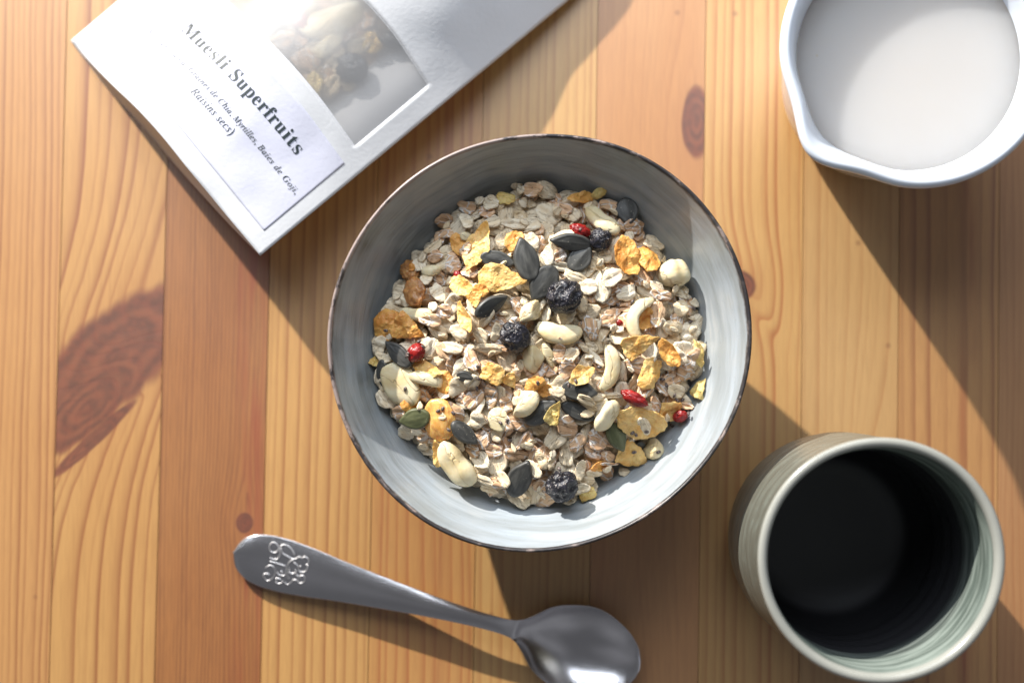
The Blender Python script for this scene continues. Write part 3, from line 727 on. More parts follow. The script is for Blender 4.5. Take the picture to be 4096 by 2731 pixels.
for X, Y, w, h, ang, txt in [(1325, 172, 88, 140, 10, 'wheat flake with torn edges left of the small rectangular corn flake'), (1290, 60, 70, 128, 5, 'narrow ribbed wheat flake below the wide cashew'),
        (937, 302, 80, 128, 4, 'upright wheat flake with a dark double groove left of centre'), (842, 322, 122, 82, -48, 'wheat flake with a white stripe left of the grooved one'),
        (1330, 462, 118, 110, 20, 'crumpled wheat flake just right of the small olive corn flake'), (1490, 530, 112, 112, 35, 'large wheat flake with a black groove left of the green pumpkin seed'),
        (830, 118, 132, 84, 62, 'wheat flake with a white midrib near the left centre'), (1060, 605, 118, 88, 5, 'orange brown wheat flake with a net of white cracks above the lowest dark seed'),
        (945, 592, 112, 78, 5, 'wheat flake with bold white cracks right of the slit cashew'), (1110, 540, 120, 62, -60, 'narrow brown wheat flake with one deep groove'),
        (1010, 345, 60, 110, -20, 'slim wheat flake right of the dark grooved one'), (1700, 140, 130, 80, 10, 'pale wheat flake under the tips of two corn flakes'),
        (1885, 215, 110, 90, -30, 'wheat flake with a floury star right of the pointed corn flake'), (1950, 175, 90, 110, 20, 'wheat flake beside the right edge of the heap'),
        (1985, 110, 70, 130, 20, 'curled wheat flake standing on the right edge of the heap'), (580, 295, 100, 70, 30, 'brown wheat flake under the triangular cashew'),
        (455, 385, 80, 85, 0, 'wheat flake at the lower left wall beside the olive seed'), (600, 510, 120, 110, 0, 'brown curled wheat flake below the golden raisin'),
        (840, 585, 84, 72, 30, 'plump brown wheat grain beside the slit cashew'), (1190, 765, 78, 80, -45, 'wheat flake between the lowest dark seed and the lowest blueberry'),
        (965, 770, 62, 50, 10, 'small wheat flake at the bottom edge left of the lowest dark seed'), (1540, 712, 60, 90, 30, 'wheat flake at the bottom right edge of the heap'),
        (1790, 350, 80, 90, 30, 'wheat flake tucked between the red goji and the square corn flake'), (1955, 355, 90, 40, 20, 'small folded wheat flake next to the red goji at the right edge'),
        (1545, 660, 125, 16, 2, 'brown oat husk lying like a thin stick near the bottom right')]:
    wheat(C6, X, Y, w, h, ang, txt)
for X, Y, w, h, ang, txt in [(1068, 318, 42, 60, 80, 'small oat flake left of the topmost wheat flake'), (1055, 518, 146, 58, 3, 'long pale oat flake with a dark slit at the upper centre'),
        (940, 508, 100, 62, -15, 'plain grey oat flake left of the slit one'), (935, 410, 100, 88, 20, 'round oat flake at the upper left edge'), (800, 505, 78, 100, -20, 'oat flake standing at the upper left with a brown base'),
        (635, 640, 110, 55, -35, 'narrow oat flake in the shade at the left edge'), (555, 732, 90, 96, 60, 'pale oat flake with a ruffled edge at the left edge'),
        (595, 812, 68, 64, 0, 'small round oat flake above the tan raisin'), (650, 875, 70, 120, -25, 'oat flake folded in two beside the left goji berry'),
        (452, 872, 62, 100, 15, 'brownish oat flake alone at the left bowl wall'), (495, 905, 70, 90, 30, 'smooth pale oat flake beside the tan raisin'),
        (985, 610, 72, 90, 20, 'oat flake left of the small orange corn flake'), (1145, 608, 80, 95, -30, 'white oat flake above the upright pumpkin seed'),
        (1230, 690, 80, 100, 20, 'oat flake between the upright seed and the upper dark seeds'), (1310, 585, 125, 62, -15, 'knobbly oat flake arched behind the upper dark seeds'),
        (1295, 735, 130, 48, 12, 'oat flake seen edge-on between the two right-hand dark seeds'), (1385, 790, 130, 58, 20, 'oat flake right of the two crossed pumpkin seeds'),
        (1430, 848, 122, 90, 8, 'pale oat flake with a ribbed rim above the middle blueberry'), (1565, 800, 130, 90, -30, 'cream oat flake below the round pale one'),
        (1480, 720, 100, 80, 45, 'oat flake touching the right side of the dark seed trio'), (1645, 880, 122, 78, -15, 'oat flake with a scalloped arched edge above the curved cashew'),
        (1780, 620, 110, 70, 35, 'oat flake at the upper right wall beside the orange corn flakes'), (1920, 960, 90, 90, 20, 'oat flake at the right wall with a torn side'),
        (1925, 880, 100, 60, 20, 'smooth oat flake below the thick cashew at the right wall'), (1880, 1060, 110, 90, 10, 'round oat flake in the right part of the heap')]:
    oat(C5, X, Y, w, h, ang, txt)
for X, Y, w, h, ang, txt in [(760, 255, 100, 118, 20, 'broad white oat flake with yellow veins left of centre'), (1278, 258, 98, 104, 0, 'round ribbed white oat flake at the centre right'),
        (1438, 375, 96, 88, 20, 'lobed white oat flake on the dark seeds'), (1432, 322, 105, 52, 25, 'grey arched coconut-like flake on the dark seeds'), (490, 490, 92, 100, 30, 'oat flake with a ribbed edge below the olive pumpkin seed'),
        (925, 55, 148, 66, 2, 'wide pale oat flake below the smaller middle blueberry'), (835, 225, 86, 72, -35, 'white shell-like flake right of the broad white oat'), (730, 55, 110, 90, 10, 'oat flake with brown spots left of the middle'),
        (345, 45, 82, 120, 20, 'smooth grey oat flake at the left edge above the dark seed'), (375, 110, 110, 55, 15, 'thin pale nut slice at the left edge'), (360, 240, 50, 90, -35, 'broken oat flake at the left wall beside the triangular cashew'),
        (1060, 200, 60, 90, 20, 'oat flake behind the torn yellow corn flake'), (1140, 225, 110, 40, -10, 'long narrow oat flake right of the torn corn flake'), (860, 430, 78, 110, 20, 'ribbed yellow oat flake right of the golden raisin'),
        (970, 505, 72, 80, 30, 'oat flake with a pleated face below the white nut triangle'), (1200, 640, 52, 110, -25, 'slender oat flake right of the lowest dark seed'), (1245, 655, 46, 80, -10, 'slender oat flake above the lowest blueberry'),
        (925, 790, 100, 48, 15, 'oat flake at the bottom edge'), (900, 735, 120, 50, 20, 'narrow oat flake below the slit cashew'), (1400, 690, 52, 120, 15, 'upright oat flake right of the lowest blueberry'),
        (1465, 705, 92, 44, 12, 'oblong oat flake near the foot of the triangular corn flake'), (1395, 790, 112, 72, -15, 'oat flake at the bottom edge right of the lowest blueberry'), (1630, 700, 62, 58, 0, 'small oat flake at the edge below the triangular corn flake'),
        (1895, 278, 105, 88, 25, 'brown veined oat flake in the right part of the heap'), (1925, 95, 66, 110, -25, 'oat flake with fine ribs right of the bent orange corn flake'), (2000, 190, 26, 100, 25, 'sliver of oat standing at the right edge'),
        (1570, 300, 90, 40, 0, 'grey oat flake above the waisted cashew'), (1455, 50, 80, 60, 10, 'oat flake touching the crescent cashew'), (1595, 80, 110, 24, 50, 'oat flake seen edge-on right of the crescent cashew'), (1480, 110, 110, 46, 45, 'double oat flake across the crescent cashew')]:
    oat(C6, X, Y, w, h, ang, txt)
# cashews and nut pieces
cashew(C5, 1858, 785, 175, 140, 0, 'thick whole cashew end at the right wall beside the orange corn flakes', bend=0.7, half=False, th=0.95, wd=0.95)
cashew(C5, 1510, 512, 245, 135, 42, 'large yellowish cashew half at the upper right, partly in shade', bend=1.5, th=0.48, wd=0.66)
cashew(C5, 1288, 1075, 260, 150, 8, 'wide pale cashew half below the bigger middle blueberry', bend=1.8, th=0.42, wd=0.70)
cashew(C6, 1540, 160, 265, 140, -82, 'grey white crescent cashew right of centre', bend=1.75, th=0.38, wd=0.58)
cashew(C5, 1715, 1010, 300, 150, 108, 'hook shaped cashew with a chia seed on its bend', bend=2.7, th=0.4, wd=0.46)
cashew(C6, 1525, 395, 190, 110, -58, 'waisted cashew piece above the green pumpkin seed', bend=0.5, th=0.55, wd=0.72)
cashew(C6, 778, 635, 290, 165, 52, 'whole cashew with a slit at the lower left edge', bend=1.2, half=False, th=0.8, slit=True, wd=0.86, s_end=1.4)
chunk(C6, 465, 245, 200, 150, 55, 'triangular white cashew piece with a chia seed at the left wall', th=0.45)
chunk(C6, 585, 215, 155, 100, 25, 'rounded cashew piece right of the triangular one', th=0.5)
chunk(C6, 1158, 112, 125, 88, 60, 'blocky cashew piece below the middle blueberry', th=0.5)
chunk(C6, 1115, 358, 145, 100, -45, 'yellowish cashew chunk left of the black seed', th=0.55)
chunk(C5, 1145, 978, 118, 82, -52, 'cut cube of cashew left of the bigger middle blueberry', th=0.5)
chunk(C5, 625, 765, 86, 60, 5, 'small yellow nut slice at the upper left', th=0.25)
chunk(C6, 1788, 590, 100, 90, 30, 'angular cashew piece at the lower right edge', th=0.4)
chunk(C6, 970, 430, 95, 105, 20, 'flat white triangular nut slice at the lower centre', th=0.14)
chunk(C6, 1240, 90, 45, 120, -20, 'pale nut sliver right of the blocky cashew piece', th=0.2)
chunk(C5, 800, 590, 62, 56, 20, 'small white nut chip on the big rectangular corn flake', th=0.16)
# golden raisin and corn flakes
raisin(C6, 675, 425, 225, 178, 80, 'large translucent golden raisin dotted with chia seeds', RAI)
corn(C5, 865, 640, 235, 120, -68, 'big rectangular golden corn flake at the upper left', 'quad', curl=0.2)
corn(C5, 960, 800, 220, 165, 5, 'big golden corn flake with a pointed tip left of the pumpkin seeds', 'point', curl=0.2)
corn(C5, 878, 868, 80, 70, 0, 'small orange corn flake under the yellow triangle', m=CO_O)
corn(C5, 785, 842, 135, 92, 35, 'oval golden corn flake right of the left goji berry')
corn(C5, 852, 908, 84, 76, -40, 'small bright yellow triangular corn flake', 'tri')
corn(C5, 1055, 605, 92, 118, 20, 'small orange corn flake at the upper centre', m=CO_O)
corn(C5, 1640, 690, 205, 132, 75, 'large orange corn flake at the upper right', m=CO_O, curl=0.2)
corn(C5, 1755, 702, 150, 112, 65, 'orange corn flake lying against the thick cashew', m=CO_O)
corn(C5, 490, 1062, 168, 140, 25, 'dark orange bubbly corn flake at the left, above the goji', 'tri', CO_O)
corn(C5, 805, 1005, 170, 66, 68, 'narrow golden corn flake standing left of the small blueberry', curl=0.6)
corn(C6, 602, 168, 145, 80, 25, 'orange corn flake fragment above the rounded cashew piece', 'quad')
corn(C6, 1028, 218, 84, 76, 60, 'small golden corn flake touching the torn square one', 'tri')
corn(C6, 942, 188, 118, 104, 20, 'torn square golden corn flake left of centre', 'quad', curl=0.2)
corn(C6, 1400, 200, 138, 88, -32, 'small rectangular golden corn flake at the centre right', 'quad', curl=0.35)
corn(C6, 1162, 242, 112, 70, -25, 'thin orange curled corn flake at the centre', m=CO_O, curl=0.6)
corn(C6, 1690, 40, 195, 118, -22, 'folded golden corn flake beside the foot of the hook shaped cashew', 'tri', curl=0.4)
corn(C6, 1862, 82, 160, 82, 55, 'bent orange corn flake in the right part of the heap', m=CO_O, curl=0.5)
corn(C6, 1765, 188, 178, 112, -62, 'pointed golden corn flake right of centre', 'quad', curl=0.3)
corn(C6, 1868, 380, 130, 112, 20, 'square golden corn flake left of the red goji at the edge', 'quad', curl=0.15)
corn(C6, 1252, 400, 130, 82, -65, 'small olive corn flake on a black pumpkin seed', 'tri', CO_P)
corn(C6, 665, 600, 150, 52, 85, 'narrow orange corn flake beside the slit cashew', curl=0.5)
corn(C5, 520, 745, 40, 40, 0, 'tiny brown corn flake on the raisin at the upper left wall', m=CO_O)
goji(C6, 1932, 415, 62, 80, 80, 'bright red goji berry at the right edge of the heap')
goji(C6, 1685, 312, 150, 66, 28, 'long bright red goji berry above the ring shaped corn flake')
corn(C6, 1712, 440, 265, 165, 12, 'large ring shaped golden corn flake with an oat flake on it', curl=0.18)
corn(C6, 1662, 612, 190, 150, 28, 'triangular golden corn flake at the lower right edge', 'tri', curl=0.15)
# dark seeds, berries on top
pumpkin(C6, 455, 88, 190, 92, 225, 'dark pumpkin seed pointing up left beside the wet red goji')
goji(C6, 542, 78, 105, 84, -55, 'red goji berry with chia seeds stuck on it at the left')
pumpkin(C6, 545, 420, 165, 112, 170, 'flat olive pumpkin seed left of the golden raisin', PU_G)
pumpkin(C6, 788, 498, 170, 96, 40, 'dark pumpkin seed right of the golden raisin')
pumpkin(C6, 1085, 735, 212, 130, -65, 'large dark pumpkin seed at the bottom of the heap')
pumpkin(C6, 1582, 515, 168, 104, 62, 'mossy green pumpkin seed beside the ring shaped corn flake', PU_G)
pumpkin(C5, 925, 948, 192, 96, -32, 'dark pumpkin seed above the smaller middle blueberry')
pumpkin(C5, 1350, 612, 215, 92, 185, 'dark pumpkin seed lying across, uppermost of the centre seeds')
pumpkin(C5, 1398, 702, 160, 122, -48, 'dark pumpkin seed with its tip at the upper right of the seed cluster')
pumpkin(C5, 1115, 715, 232, 136, -105, 'large upright dark pumpkin seed above the middle blueberries', tilt=0.03)
pumpkin(C5, 1208, 825, 205, 145, 122, 'dark pumpkin seed crossing the large upright one', tilt=0.03)
berry(C5, 1322, 925, 172, 'bigger wrinkled blueberry at the middle of the heap, below the seeds')
berry(C5, 1060, 1095, 150, 'smaller wrinkled blueberry left of the wide cashew')
berry(C6, 1300, 750, 158, 'sugary blueberry at the bottom edge of the heap')
# last small toppings
oat(C6, 1730, 460, 118, 92, 60, 'pale oat flake lying in the ring shaped corn flake')
oat(C6, 1330, 610, 130, 92, 80, 'large smooth white oat flake above the lowest blueberry')
oat(C5, 1530, 682, 78, 76, 0, 'small round white oat flake alone below the hidden blueberry')
oat(C5, 905, 1010, 118, 62, -55, 'upright white oat flake right of the narrow corn flake')
oat(C5, 880, 1100, 100, 80, 40, 'torn cream oat flake left of the smaller blueberry')
oat(C5, 955, 1080, 60, 110, 10, 'split oat flake touching the smaller blueberry')
wheat(C5, 800, 660, 62, 96, 25, 'curved wheat flake lying on the big rectangular corn flake')
wheat(C5, 1292, 680, 76, 74, -30, 'knob of wheat flake between the centre seeds')
oat(C6, 680, 412, 40, 44, 0, 'tiny white crumb of flake stuck on the golden raisin')
chunk(C5, 1002, 715, 32, 40, 30, 'white crumb lying on a dark pumpkin seed', th=0.1)
# chia
cme = mesh('chia_seed', *ico_geo(0.10, 0.062, 0.055, 3, 0.03, 2.0, 2, False)); cme.materials.append(CHI.m)
chia = [(C6, 485, 268), (C6, 682, 372), (C6, 735, 395), (C6, 660, 382), (C6, 716, 480), (C6, 1680, 598), (C5, 1672, 928), (C6, 500, 85), (C6, 560, 25), (C6, 575, 50), (C6, 495, 95), (C6, 862, 150), (C6, 865, 215), (C6, 858, 265),
        (C6, 1178, 235), (C6, 1500, 155), (C6, 1672, 495), (C6, 1690, 505), (C6, 1020, 432), (C6, 985, 445), (C6, 1900, 330), (C6, 1890, 300), (C6, 1830, 220), (C6, 1965, 400), (C6, 1935, 330), (C6, 590, 470), (C5, 385, 1075), (C6, 1810, 600), (C6, 1030, 540),
        (C5, 1990, 960), (C5, 1975, 1030), (C6, 1375, 230), (C6, 1340, 250), (C6, 1290, 690), (C5, 1400, 548), (C6, 1745, 490), (C6, 1880, 460), (C6, 1850, 250), (C6, 1925, 345), (C5, 1600, 940)]
for cc, X, Y in chia:
    u, v = cc(X, Y); x, y = place(u, v, 0.05)
    M = drop(x, y, 0.10, 0.07, 0.09, random.uniform(0, 6.28), 0.1, 0.0, pen=0.97)
    o = link('chia_seed', cme, label='tiny grey brown chia seed scattered among the muesli in the bowl', cat='chia seed', group='chia seeds in the muesli'); o.matrix_world = M
for n in range(60):
    s = spot(9, 0.1)
    if not s: continue
    filler('oat_crumb', *s, tilt=0.25)

# ================================================================== THE POUCH
EF = interp(np.linspace(0, 1, 9), [(163, 94), (211, 148), (262, 200), (318, 254), (374, 316), (427, 382), (480, 446), (538, 516), (598, 587)])
E2 = interp(np.linspace(0, 1, 9), [(566, -247), (632, -190), (692, -133), (748, -80), (800, -32), (852, 16), (906, 80), (960, 160), (1013, 243)])
ZR0 = interp([0, .06, .125, .25, .375, .5, .625, .75, .875, 1], [0.12, 0.2, 0.7, 1.85, 2.85, 3.42, 3.62, 3.68, 3.66, 3.6])
ZR1 = interp([0, .06, .125, .25, .375, .5, .625, .75, .875, 1], [0.12, 0.2, 0.7, 1.7, 2.5, 2.85, 2.75, 2.25, 1.4, 0.45])
def pouch(s, t, off=0.0, flat=1.0):
    """front panel: s across the width, t (in 2352-px units) along the length"""
    s = np.asarray(s, float); t = np.asarray(t, float)
    a = EF(s); b = E2(s); k = (t / 528.0)[..., None]
    q = a + (b - a) * k
    e = np.clip(t / 960.0, 0, 1.3)
    z = ZR0(s) * (1 - e) + ZR1(s) * e
    fd = np.clip((t - 980.0) / 310.0, 0, 1); z = z * (1 - fd * fd * (3 - 2 * fd)) + 0.42 * fd
    z = np.maximum(z, 0.1)
    w = np.array([mnoise.noise(Vector((float(ss) * 3.2, float(tt) / 210.0, 1.0))) for ss, tt in zip(s.ravel(), t.ravel())]).reshape(s.shape)
    w2 = np.array([mnoise.noise(Vector((float(ss) * 7.0, float(tt) / 70.0, 5.0))) for ss, tt in zip(s.ravel(), t.ravel())]).reshape(s.shape)
    edge = np.clip(np.minimum(s, 1 - s) * 6, 0, 1)
    z = z + (w * 0.20 + w2 * 0.05) * edge * flat
    X, Y = unproj(q[..., 0] * 4096 / 2352, q[..., 1] * 4096 / 2352, z)
    return np.stack([X, Y, z + off], -1)
TMAX = 1290.0
def sheet(s0, s1, t0, t1, ns, nt, off=0.0, fn=pouch):
    s, t = np.meshgrid(np.linspace(s0, s1, ns), np.linspace(t0, t1, nt)); Pm = fn(s, t, off).reshape(-1, 3)
    F = [(j * ns + i, j * ns + i + 1, (j + 1) * ns + i + 1, (j + 1) * ns + i) for j in range(nt - 1) for i in range(ns - 1)]
    return Pm.tolist(), F
def solidify(V, F, th):
    n = len(V); me = bpy.data.meshes.new('t'); me.from_pydata([tuple(v) for v in V], [], F)
    bm = bmesh.new(); bm.from_mesh(me); bmesh.ops.recalc_face_normals(bm, faces=bm.faces)
    if sum(f.normal.z for f in bm.faces) < 0: bmesh.ops.reverse_faces(bm, faces=bm.faces)
    bmesh.ops.solidify(bm, geom=bm.faces[:], thickness=th)
    V2 = [tuple(v.co) for v in bm.verts]; F2 = [[v.index for v in f.verts] for f in bm.faces]; bm.free(); bpy.data.meshes.remove(me)
    return V2, F2
bag = link('paper_pouch', None, label='white paper stand-up pouch with a printed label and a frosted window', cat='pouch')
def mat_paper(name, c, rough=0.55, bumpy=0.02, trans=0.0):
    M = Mat(name); x, y, z = M.coords(); n = M.noise(M.vec(x * 6, y * 6, z * 6), 1.0, 4.0, 0.6); n1 = M.noise(M.vec(x * 0.5, y * 0.5, z), 1.0, 2.0)
    M.col(M.mix(n1, c, tuple(k * 0.96 for k in c))); M.set(Roughness=rough, Specular_IOR_Level=0.15, Subsurface_Weight=0.1, Subsurface_Radius=(0.01, 0.01, 0.01), Subsurface_Scale=0.3)
    M.bump(n, bumpy, 0.5); return M
PAP = mat_paper('white_pouch_paper', srgb(208, 210, 214), 0.5); LAB = mat_paper('label_paper', srgb(204, 206, 222), 0.5)
WS0, WS1 = 0.07, 0.93; W0, W1 = 316.0, 528.0
def wall_piece(*a, th=0.02, off=0.0): return solidify(*sheet(*a, off), th)
fr = []
Vf, Ff = [], []
for a in [(0, 1, 0, W0, 101, 44), (0, WS0, W0, W1, 8, 24), (WS1, 1, W0, W1, 8, 24), (0, 1, W1, TMAX, 101, 90)]:
    V, F = sheet(*a); st = len(Vf); Vf += V; Ff += [tuple(st + i for i in f) for f in F]
me = mesh('front_panel', Vf, Ff); weld(me, 3e-5)
bm = bmesh.new(); bm.from_mesh(me); bmesh.ops.solidify(bm, geom=bm.faces[:], thickness=0.02 * U); bm.to_mesh(me); bm.free(); me.shade_smooth()
link('front_panel', me, parent=bag, mat=PAP)
# back panel and bottom gusset
EB = interp(np.linspace(0, 1, 9), [(163, 95), (205, 150), (250, 207), (304, 266), (360, 329), (415, 393), (471, 455), (532, 521), (598, 588)])
ZB0 = interp(np.linspace(0, 1, 9), [0.08, 0.08, 0.08, 0.08, 0.15, 0.75, 1.65, 2.6, 3.57])
def back(s, t, off=0.0):
    s = np.asarray(s, float); t = np.asarray(t, float); a = EB(s); b = E2(s); k = (t / 528.0)[..., None]; q = a + (b - a) * k
    e = np.clip(t / 960.0, 0, 1.0); z = ZB0(s) * (1 - e) + (0.08 + 0.34 * np.clip(s, 0, 1) ** 3) * e
    X, Y = unproj(q[..., 0] * 4096 / 2352, q[..., 1] * 4096 / 2352, z)
    return np.stack([X, Y, z + off], -1)
V, F = sheet(0, 1, 0, TMAX, 33, 40, fn=back); link('back_panel', mesh('back_panel', V, F), parent=bag, mat=PAP)
ss = np.linspace(0, 1, 41); A_ = pouch(ss, ss * 0, -0.01); B_ = back(ss, ss * 0); V = []; F = []
nrm = np.array([-0.72, -0.62, 0]) * -1
for i in range(41):
    for k in range(7):
        w = k / 6; p = A_[i] * (1 - w) + B_[i] * w; p = p + nrm * 0.12 * math.sin(math.pi * w) * min(1, (A_[i][2] - B_[i][2]) / 2.0) * np.array([1, 1, 0]); V.append(tuple(p))
for i in range(40):
    for k in range(6): F.append((i * 7 + k, i * 7 + k + 1, (i + 1) * 7 + k + 1, (i + 1) * 7 + k))
link('bottom_gusset', mesh('bottom_gusset', V, F), parent=bag, mat=PAP)
# frosted window film
FM = Mat('frosted_film'); nt = FM.nt; nt.nodes.remove(FM.b)
tr = FM.n('ShaderNodeBsdfTransparent'); tr.inputs[0].default_value = (0.95, 0.95, 0.95, 1)
rf = FM.n('ShaderNodeBsdfRefraction'); rf.inputs['Roughness'].default_value = 0.5; rf.inputs['IOR'].default_value = 1.35
df = FM.n('ShaderNodeBsdfDiffuse'); df.inputs[0].default_value = (0.93, 0.94, 0.96, 1)
tl = FM.n('ShaderNodeBsdfTranslucent'); tl.inputs[0].default_value = (0.93, 0.94, 0.96, 1)
gl = FM.n('ShaderNodeBsdfGlossy'); gl.inputs['Roughness'].default_value = 0.25
def mixs(f, a, b):
    m = FM.n('ShaderNodeMixShader'); m.inputs[0].default_value = f; nt.links.new(a, m.inputs[1]); nt.links.new(b, m.inputs[2]); return m.outputs[0]
sh = mixs(0.74, tr.outputs[0], rf.outputs[0]); sh = mixs(0.34, sh, mixs(0.35, df.outputs[0], tl.outputs[0])); sh = mixs(0.05, sh, gl.outputs[0])
nt.links.new(sh, FM.out.inputs[0])
V, F = sheet(WS0, WS1, W0, W1, 45, 16, -0.006); link('window_film', mesh('window_film', V, F), parent=bag, mat=FM)
# raised heat-seal border round the window, fold line across the pouch
def ribbon(pts, wdt, hgt, name, mat, parent):
    V = []; F = []
    pts = [Vector(p) for p in pts]
    for i, p in enumerate(pts):
        d = (pts[min(i + 1, len(pts) - 1)] - pts[max(i - 1, 0)]).normalized(); n = Vector((-d.y, d.x, 0)).normalized()
        for sx, sz in ((-1, 0.0), (-0.5, 1), (0.5, 1), (1, 0.0)): V.append(tuple(p + n * wdt * sx + Vector((0, 0, hgt * sz + 0.004))))
    for i in range(len(pts) - 1):
        for k in range(3): F.append((i * 4 + k, i * 4 + k + 1, i * 4 + k + 5, i * 4 + k + 4))
    return link(name, mesh(name, V, F), parent=parent, mat=mat)
sv = np.linspace(0, 1, 50)
ribbon(pouch(sv * (WS1 - WS0) + WS0, sv * 0 + W1), 0.03, 0.005, 'window_seal', PAP, bag)
ribbon(pouch(sv * (WS1 - WS0) + WS0, sv * 0 + W0), 0.03, 0.005, 'window_seal', PAP, bag)
ribbon(pouch(sv * 0 + WS1, W0 + sv * (W1 - W0)), 0.03, 0.004, 'window_seal', PAP, bag)
# label and its print
V, F = solidify(*sheet(0.10, 0.95, 42, 276, 130, 44, 0.032), 0.010); lab = link('paper_label', mesh('paper_label', V, F), parent=bag, label='printed white label reading Muesli Superfruits', mat=LAB)
INK = Mat('black_ink'); INK.col(srgb(34, 46, 50)); INK.set(Roughness=0.5)
def ital(s):
    return ''.join('\u210e' if c == 'h' else chr(0x1D44E + ord(c) - 97) if 'a' <= c <= 'z' else chr(0x1D434 + ord(c) - 65) if 'A' <= c <= 'Z' else c for c in s)
def roman(s):
    return ''.join(chr(0x1D41A + ord(c) - 97) if 'a' <= c <= 'z' else chr(0x1D400 + ord(c) - 65) if 'A' <= c <= 'Z' else c for c in s)
def text_mesh(s, offset=0.0, track=1.12):
    cu = bpy.data.curves.new('t', 'FONT'); cu.body = s; cu.size = 1.0; cu.resolution_u = 5; cu.space_character = track; cu.offset = offset; cu.fill_mode = 'FRONT'
    ob = bpy.data.objects.new('t', cu); COL.objects.link(ob); dg = bpy.context.evaluated_depsgraph_get(); dg.update()
    m = bpy.data.meshes.new_from_object(ob.evaluated_get(dg)); V = np.array([v.co[:] for v in m.vertices]); F = [tuple(p.vertices) for p in m.polygons]
    bpy.data.objects.remove(ob); bpy.data.meshes.remove(m); bpy.data.curves.remove(cu); return V, F
def print_line(s, s0, s1, tb, hs, name, offset=0.0, tb1=None):
    V, F = text_mesh(s, offset); x0, x1 = V[:, 0].min(), V[:, 0].max(); w = x1 - x0
    sc = (s1 - s0) * 662.0 / w * hs
    S = s0 + (V[:, 0] - x0) / w * (s1 - s0); tbb = tb + ((tb1 if tb1 is not None else tb) - tb) * (S - s0) / (s1 - s0)
    Pm = pouch(S, tbb + V[:, 1] * sc, 0.047)
    me = bpy.data.meshes.new(name); me.from_pydata((Pm * U).tolist(), [], F); me.update()
    link(name, me, parent=lab, mat=INK)
print_line(roman('Muesli Superfruits'), 0.235, 0.835, 195, 1.0, 'title_lettering', 0.0, 200)
print_line(ital('(Noix de Cajou, Graines de Chia, Myrtilles, Baies de Goji,'), 0.150, 0.925, 140, 1.0, 'ingredient_lettering', 0.004, 146)
print_line(ital('Raisins secs)'), 0.435, 0.645, 112, 1.05, 'ingredient_lettering', 0.004, 116)
# muesli seen through the window
def liner(s, t, off=0.0):
    Pm = pouch(s, t, off, 0.3); k = np.clip((np.asarray(s) - 0.70) / 0.2, 0, 1); k = k * k * (3 - 2 * k)
    Pm[..., 2] -= 1.15 * (1 - k) + 0.12 * k; Pm[..., 2] = np.maximum(Pm[..., 2], 0.12); return Pm
V, F = sheet(0.04, 0.97, 300, 640, 50, 24, fn=liner); link('inner_lining', mesh('inner_lining', V, F), parent=bag, mat=mat_paper('lining_paper', srgb(240, 240, 242), 0.6))
V, F = sheet(0.10, 0.78, 322, 700, 40, 30, -0.95)
V = [(v[0], v[1], v[2] + 0.12 * mnoise.noise(Vector(v) * 1.7)) for v in V]
link('muesli_filling', mesh('muesli_filling', V, F), label='mass of muesli inside the white pouch, seen blurred through its window', cat='muesli', kind='stuff', mat=WHT)
def in_bag(name, u, v, V, F, mat, label, cat, depth=0.5, yaw=0.0, group=None):
    # find s,t for the photograph position by search
    S, T = np.meshgrid(np.linspace(0.05, 0.95, 46), np.linspace(315, 720, 60)); a = EF(S); b = E2(S); q = a + (b - a) * (T / 528.0)[..., None]
    k = np.argmin((q[..., 0] - u) ** 2 + (q[..., 1] - v) ** 2); p = pouch(np.array([S.ravel()[k]]), np.array([T.ravel()[k]]), -depth)[0]
    o = link(name, mesh(name, V, F), label=label, cat=cat, group=group, mat=mat); o.location = p * U; o.rotation_euler = (random.uniform(-.25, .25), random.uniform(-.25, .25), yaw)
G = 'pieces of muesli inside the pouch window'
in_bag('dried_blueberry', 806, 150, *ico_geo(0.6, 0.55, 0.45, 31, 0.2, 2.2, 4), BER, 'dried blueberry behind the pouch window, nearest the bowl', 'blueberry', 0.56)
in_bag('dried_blueberry', 634, 40, *ico_geo(0.62, 0.58, 0.45, 32, 0.2, 2.2, 4), BER, 'dried blueberry behind the pouch window beside the red blur', 'blueberry', 0.56)
in_bag('dried_blueberry', 905, 88, *ico_geo(0.5, 0.3, 0.3, 33, 0.2, 2.2, 4), BER, 'dark berry at the far corner of the pouch window', 'blueberry', 0.5)
in_bag('goji_berry', 692, 55, *ico_geo(0.55, 0.33, 0.3, 34, 0.2, 2.0, 4), GOJ, 'red goji berry blurred behind the pouch window', 'goji berry', 0.62, -1.0)
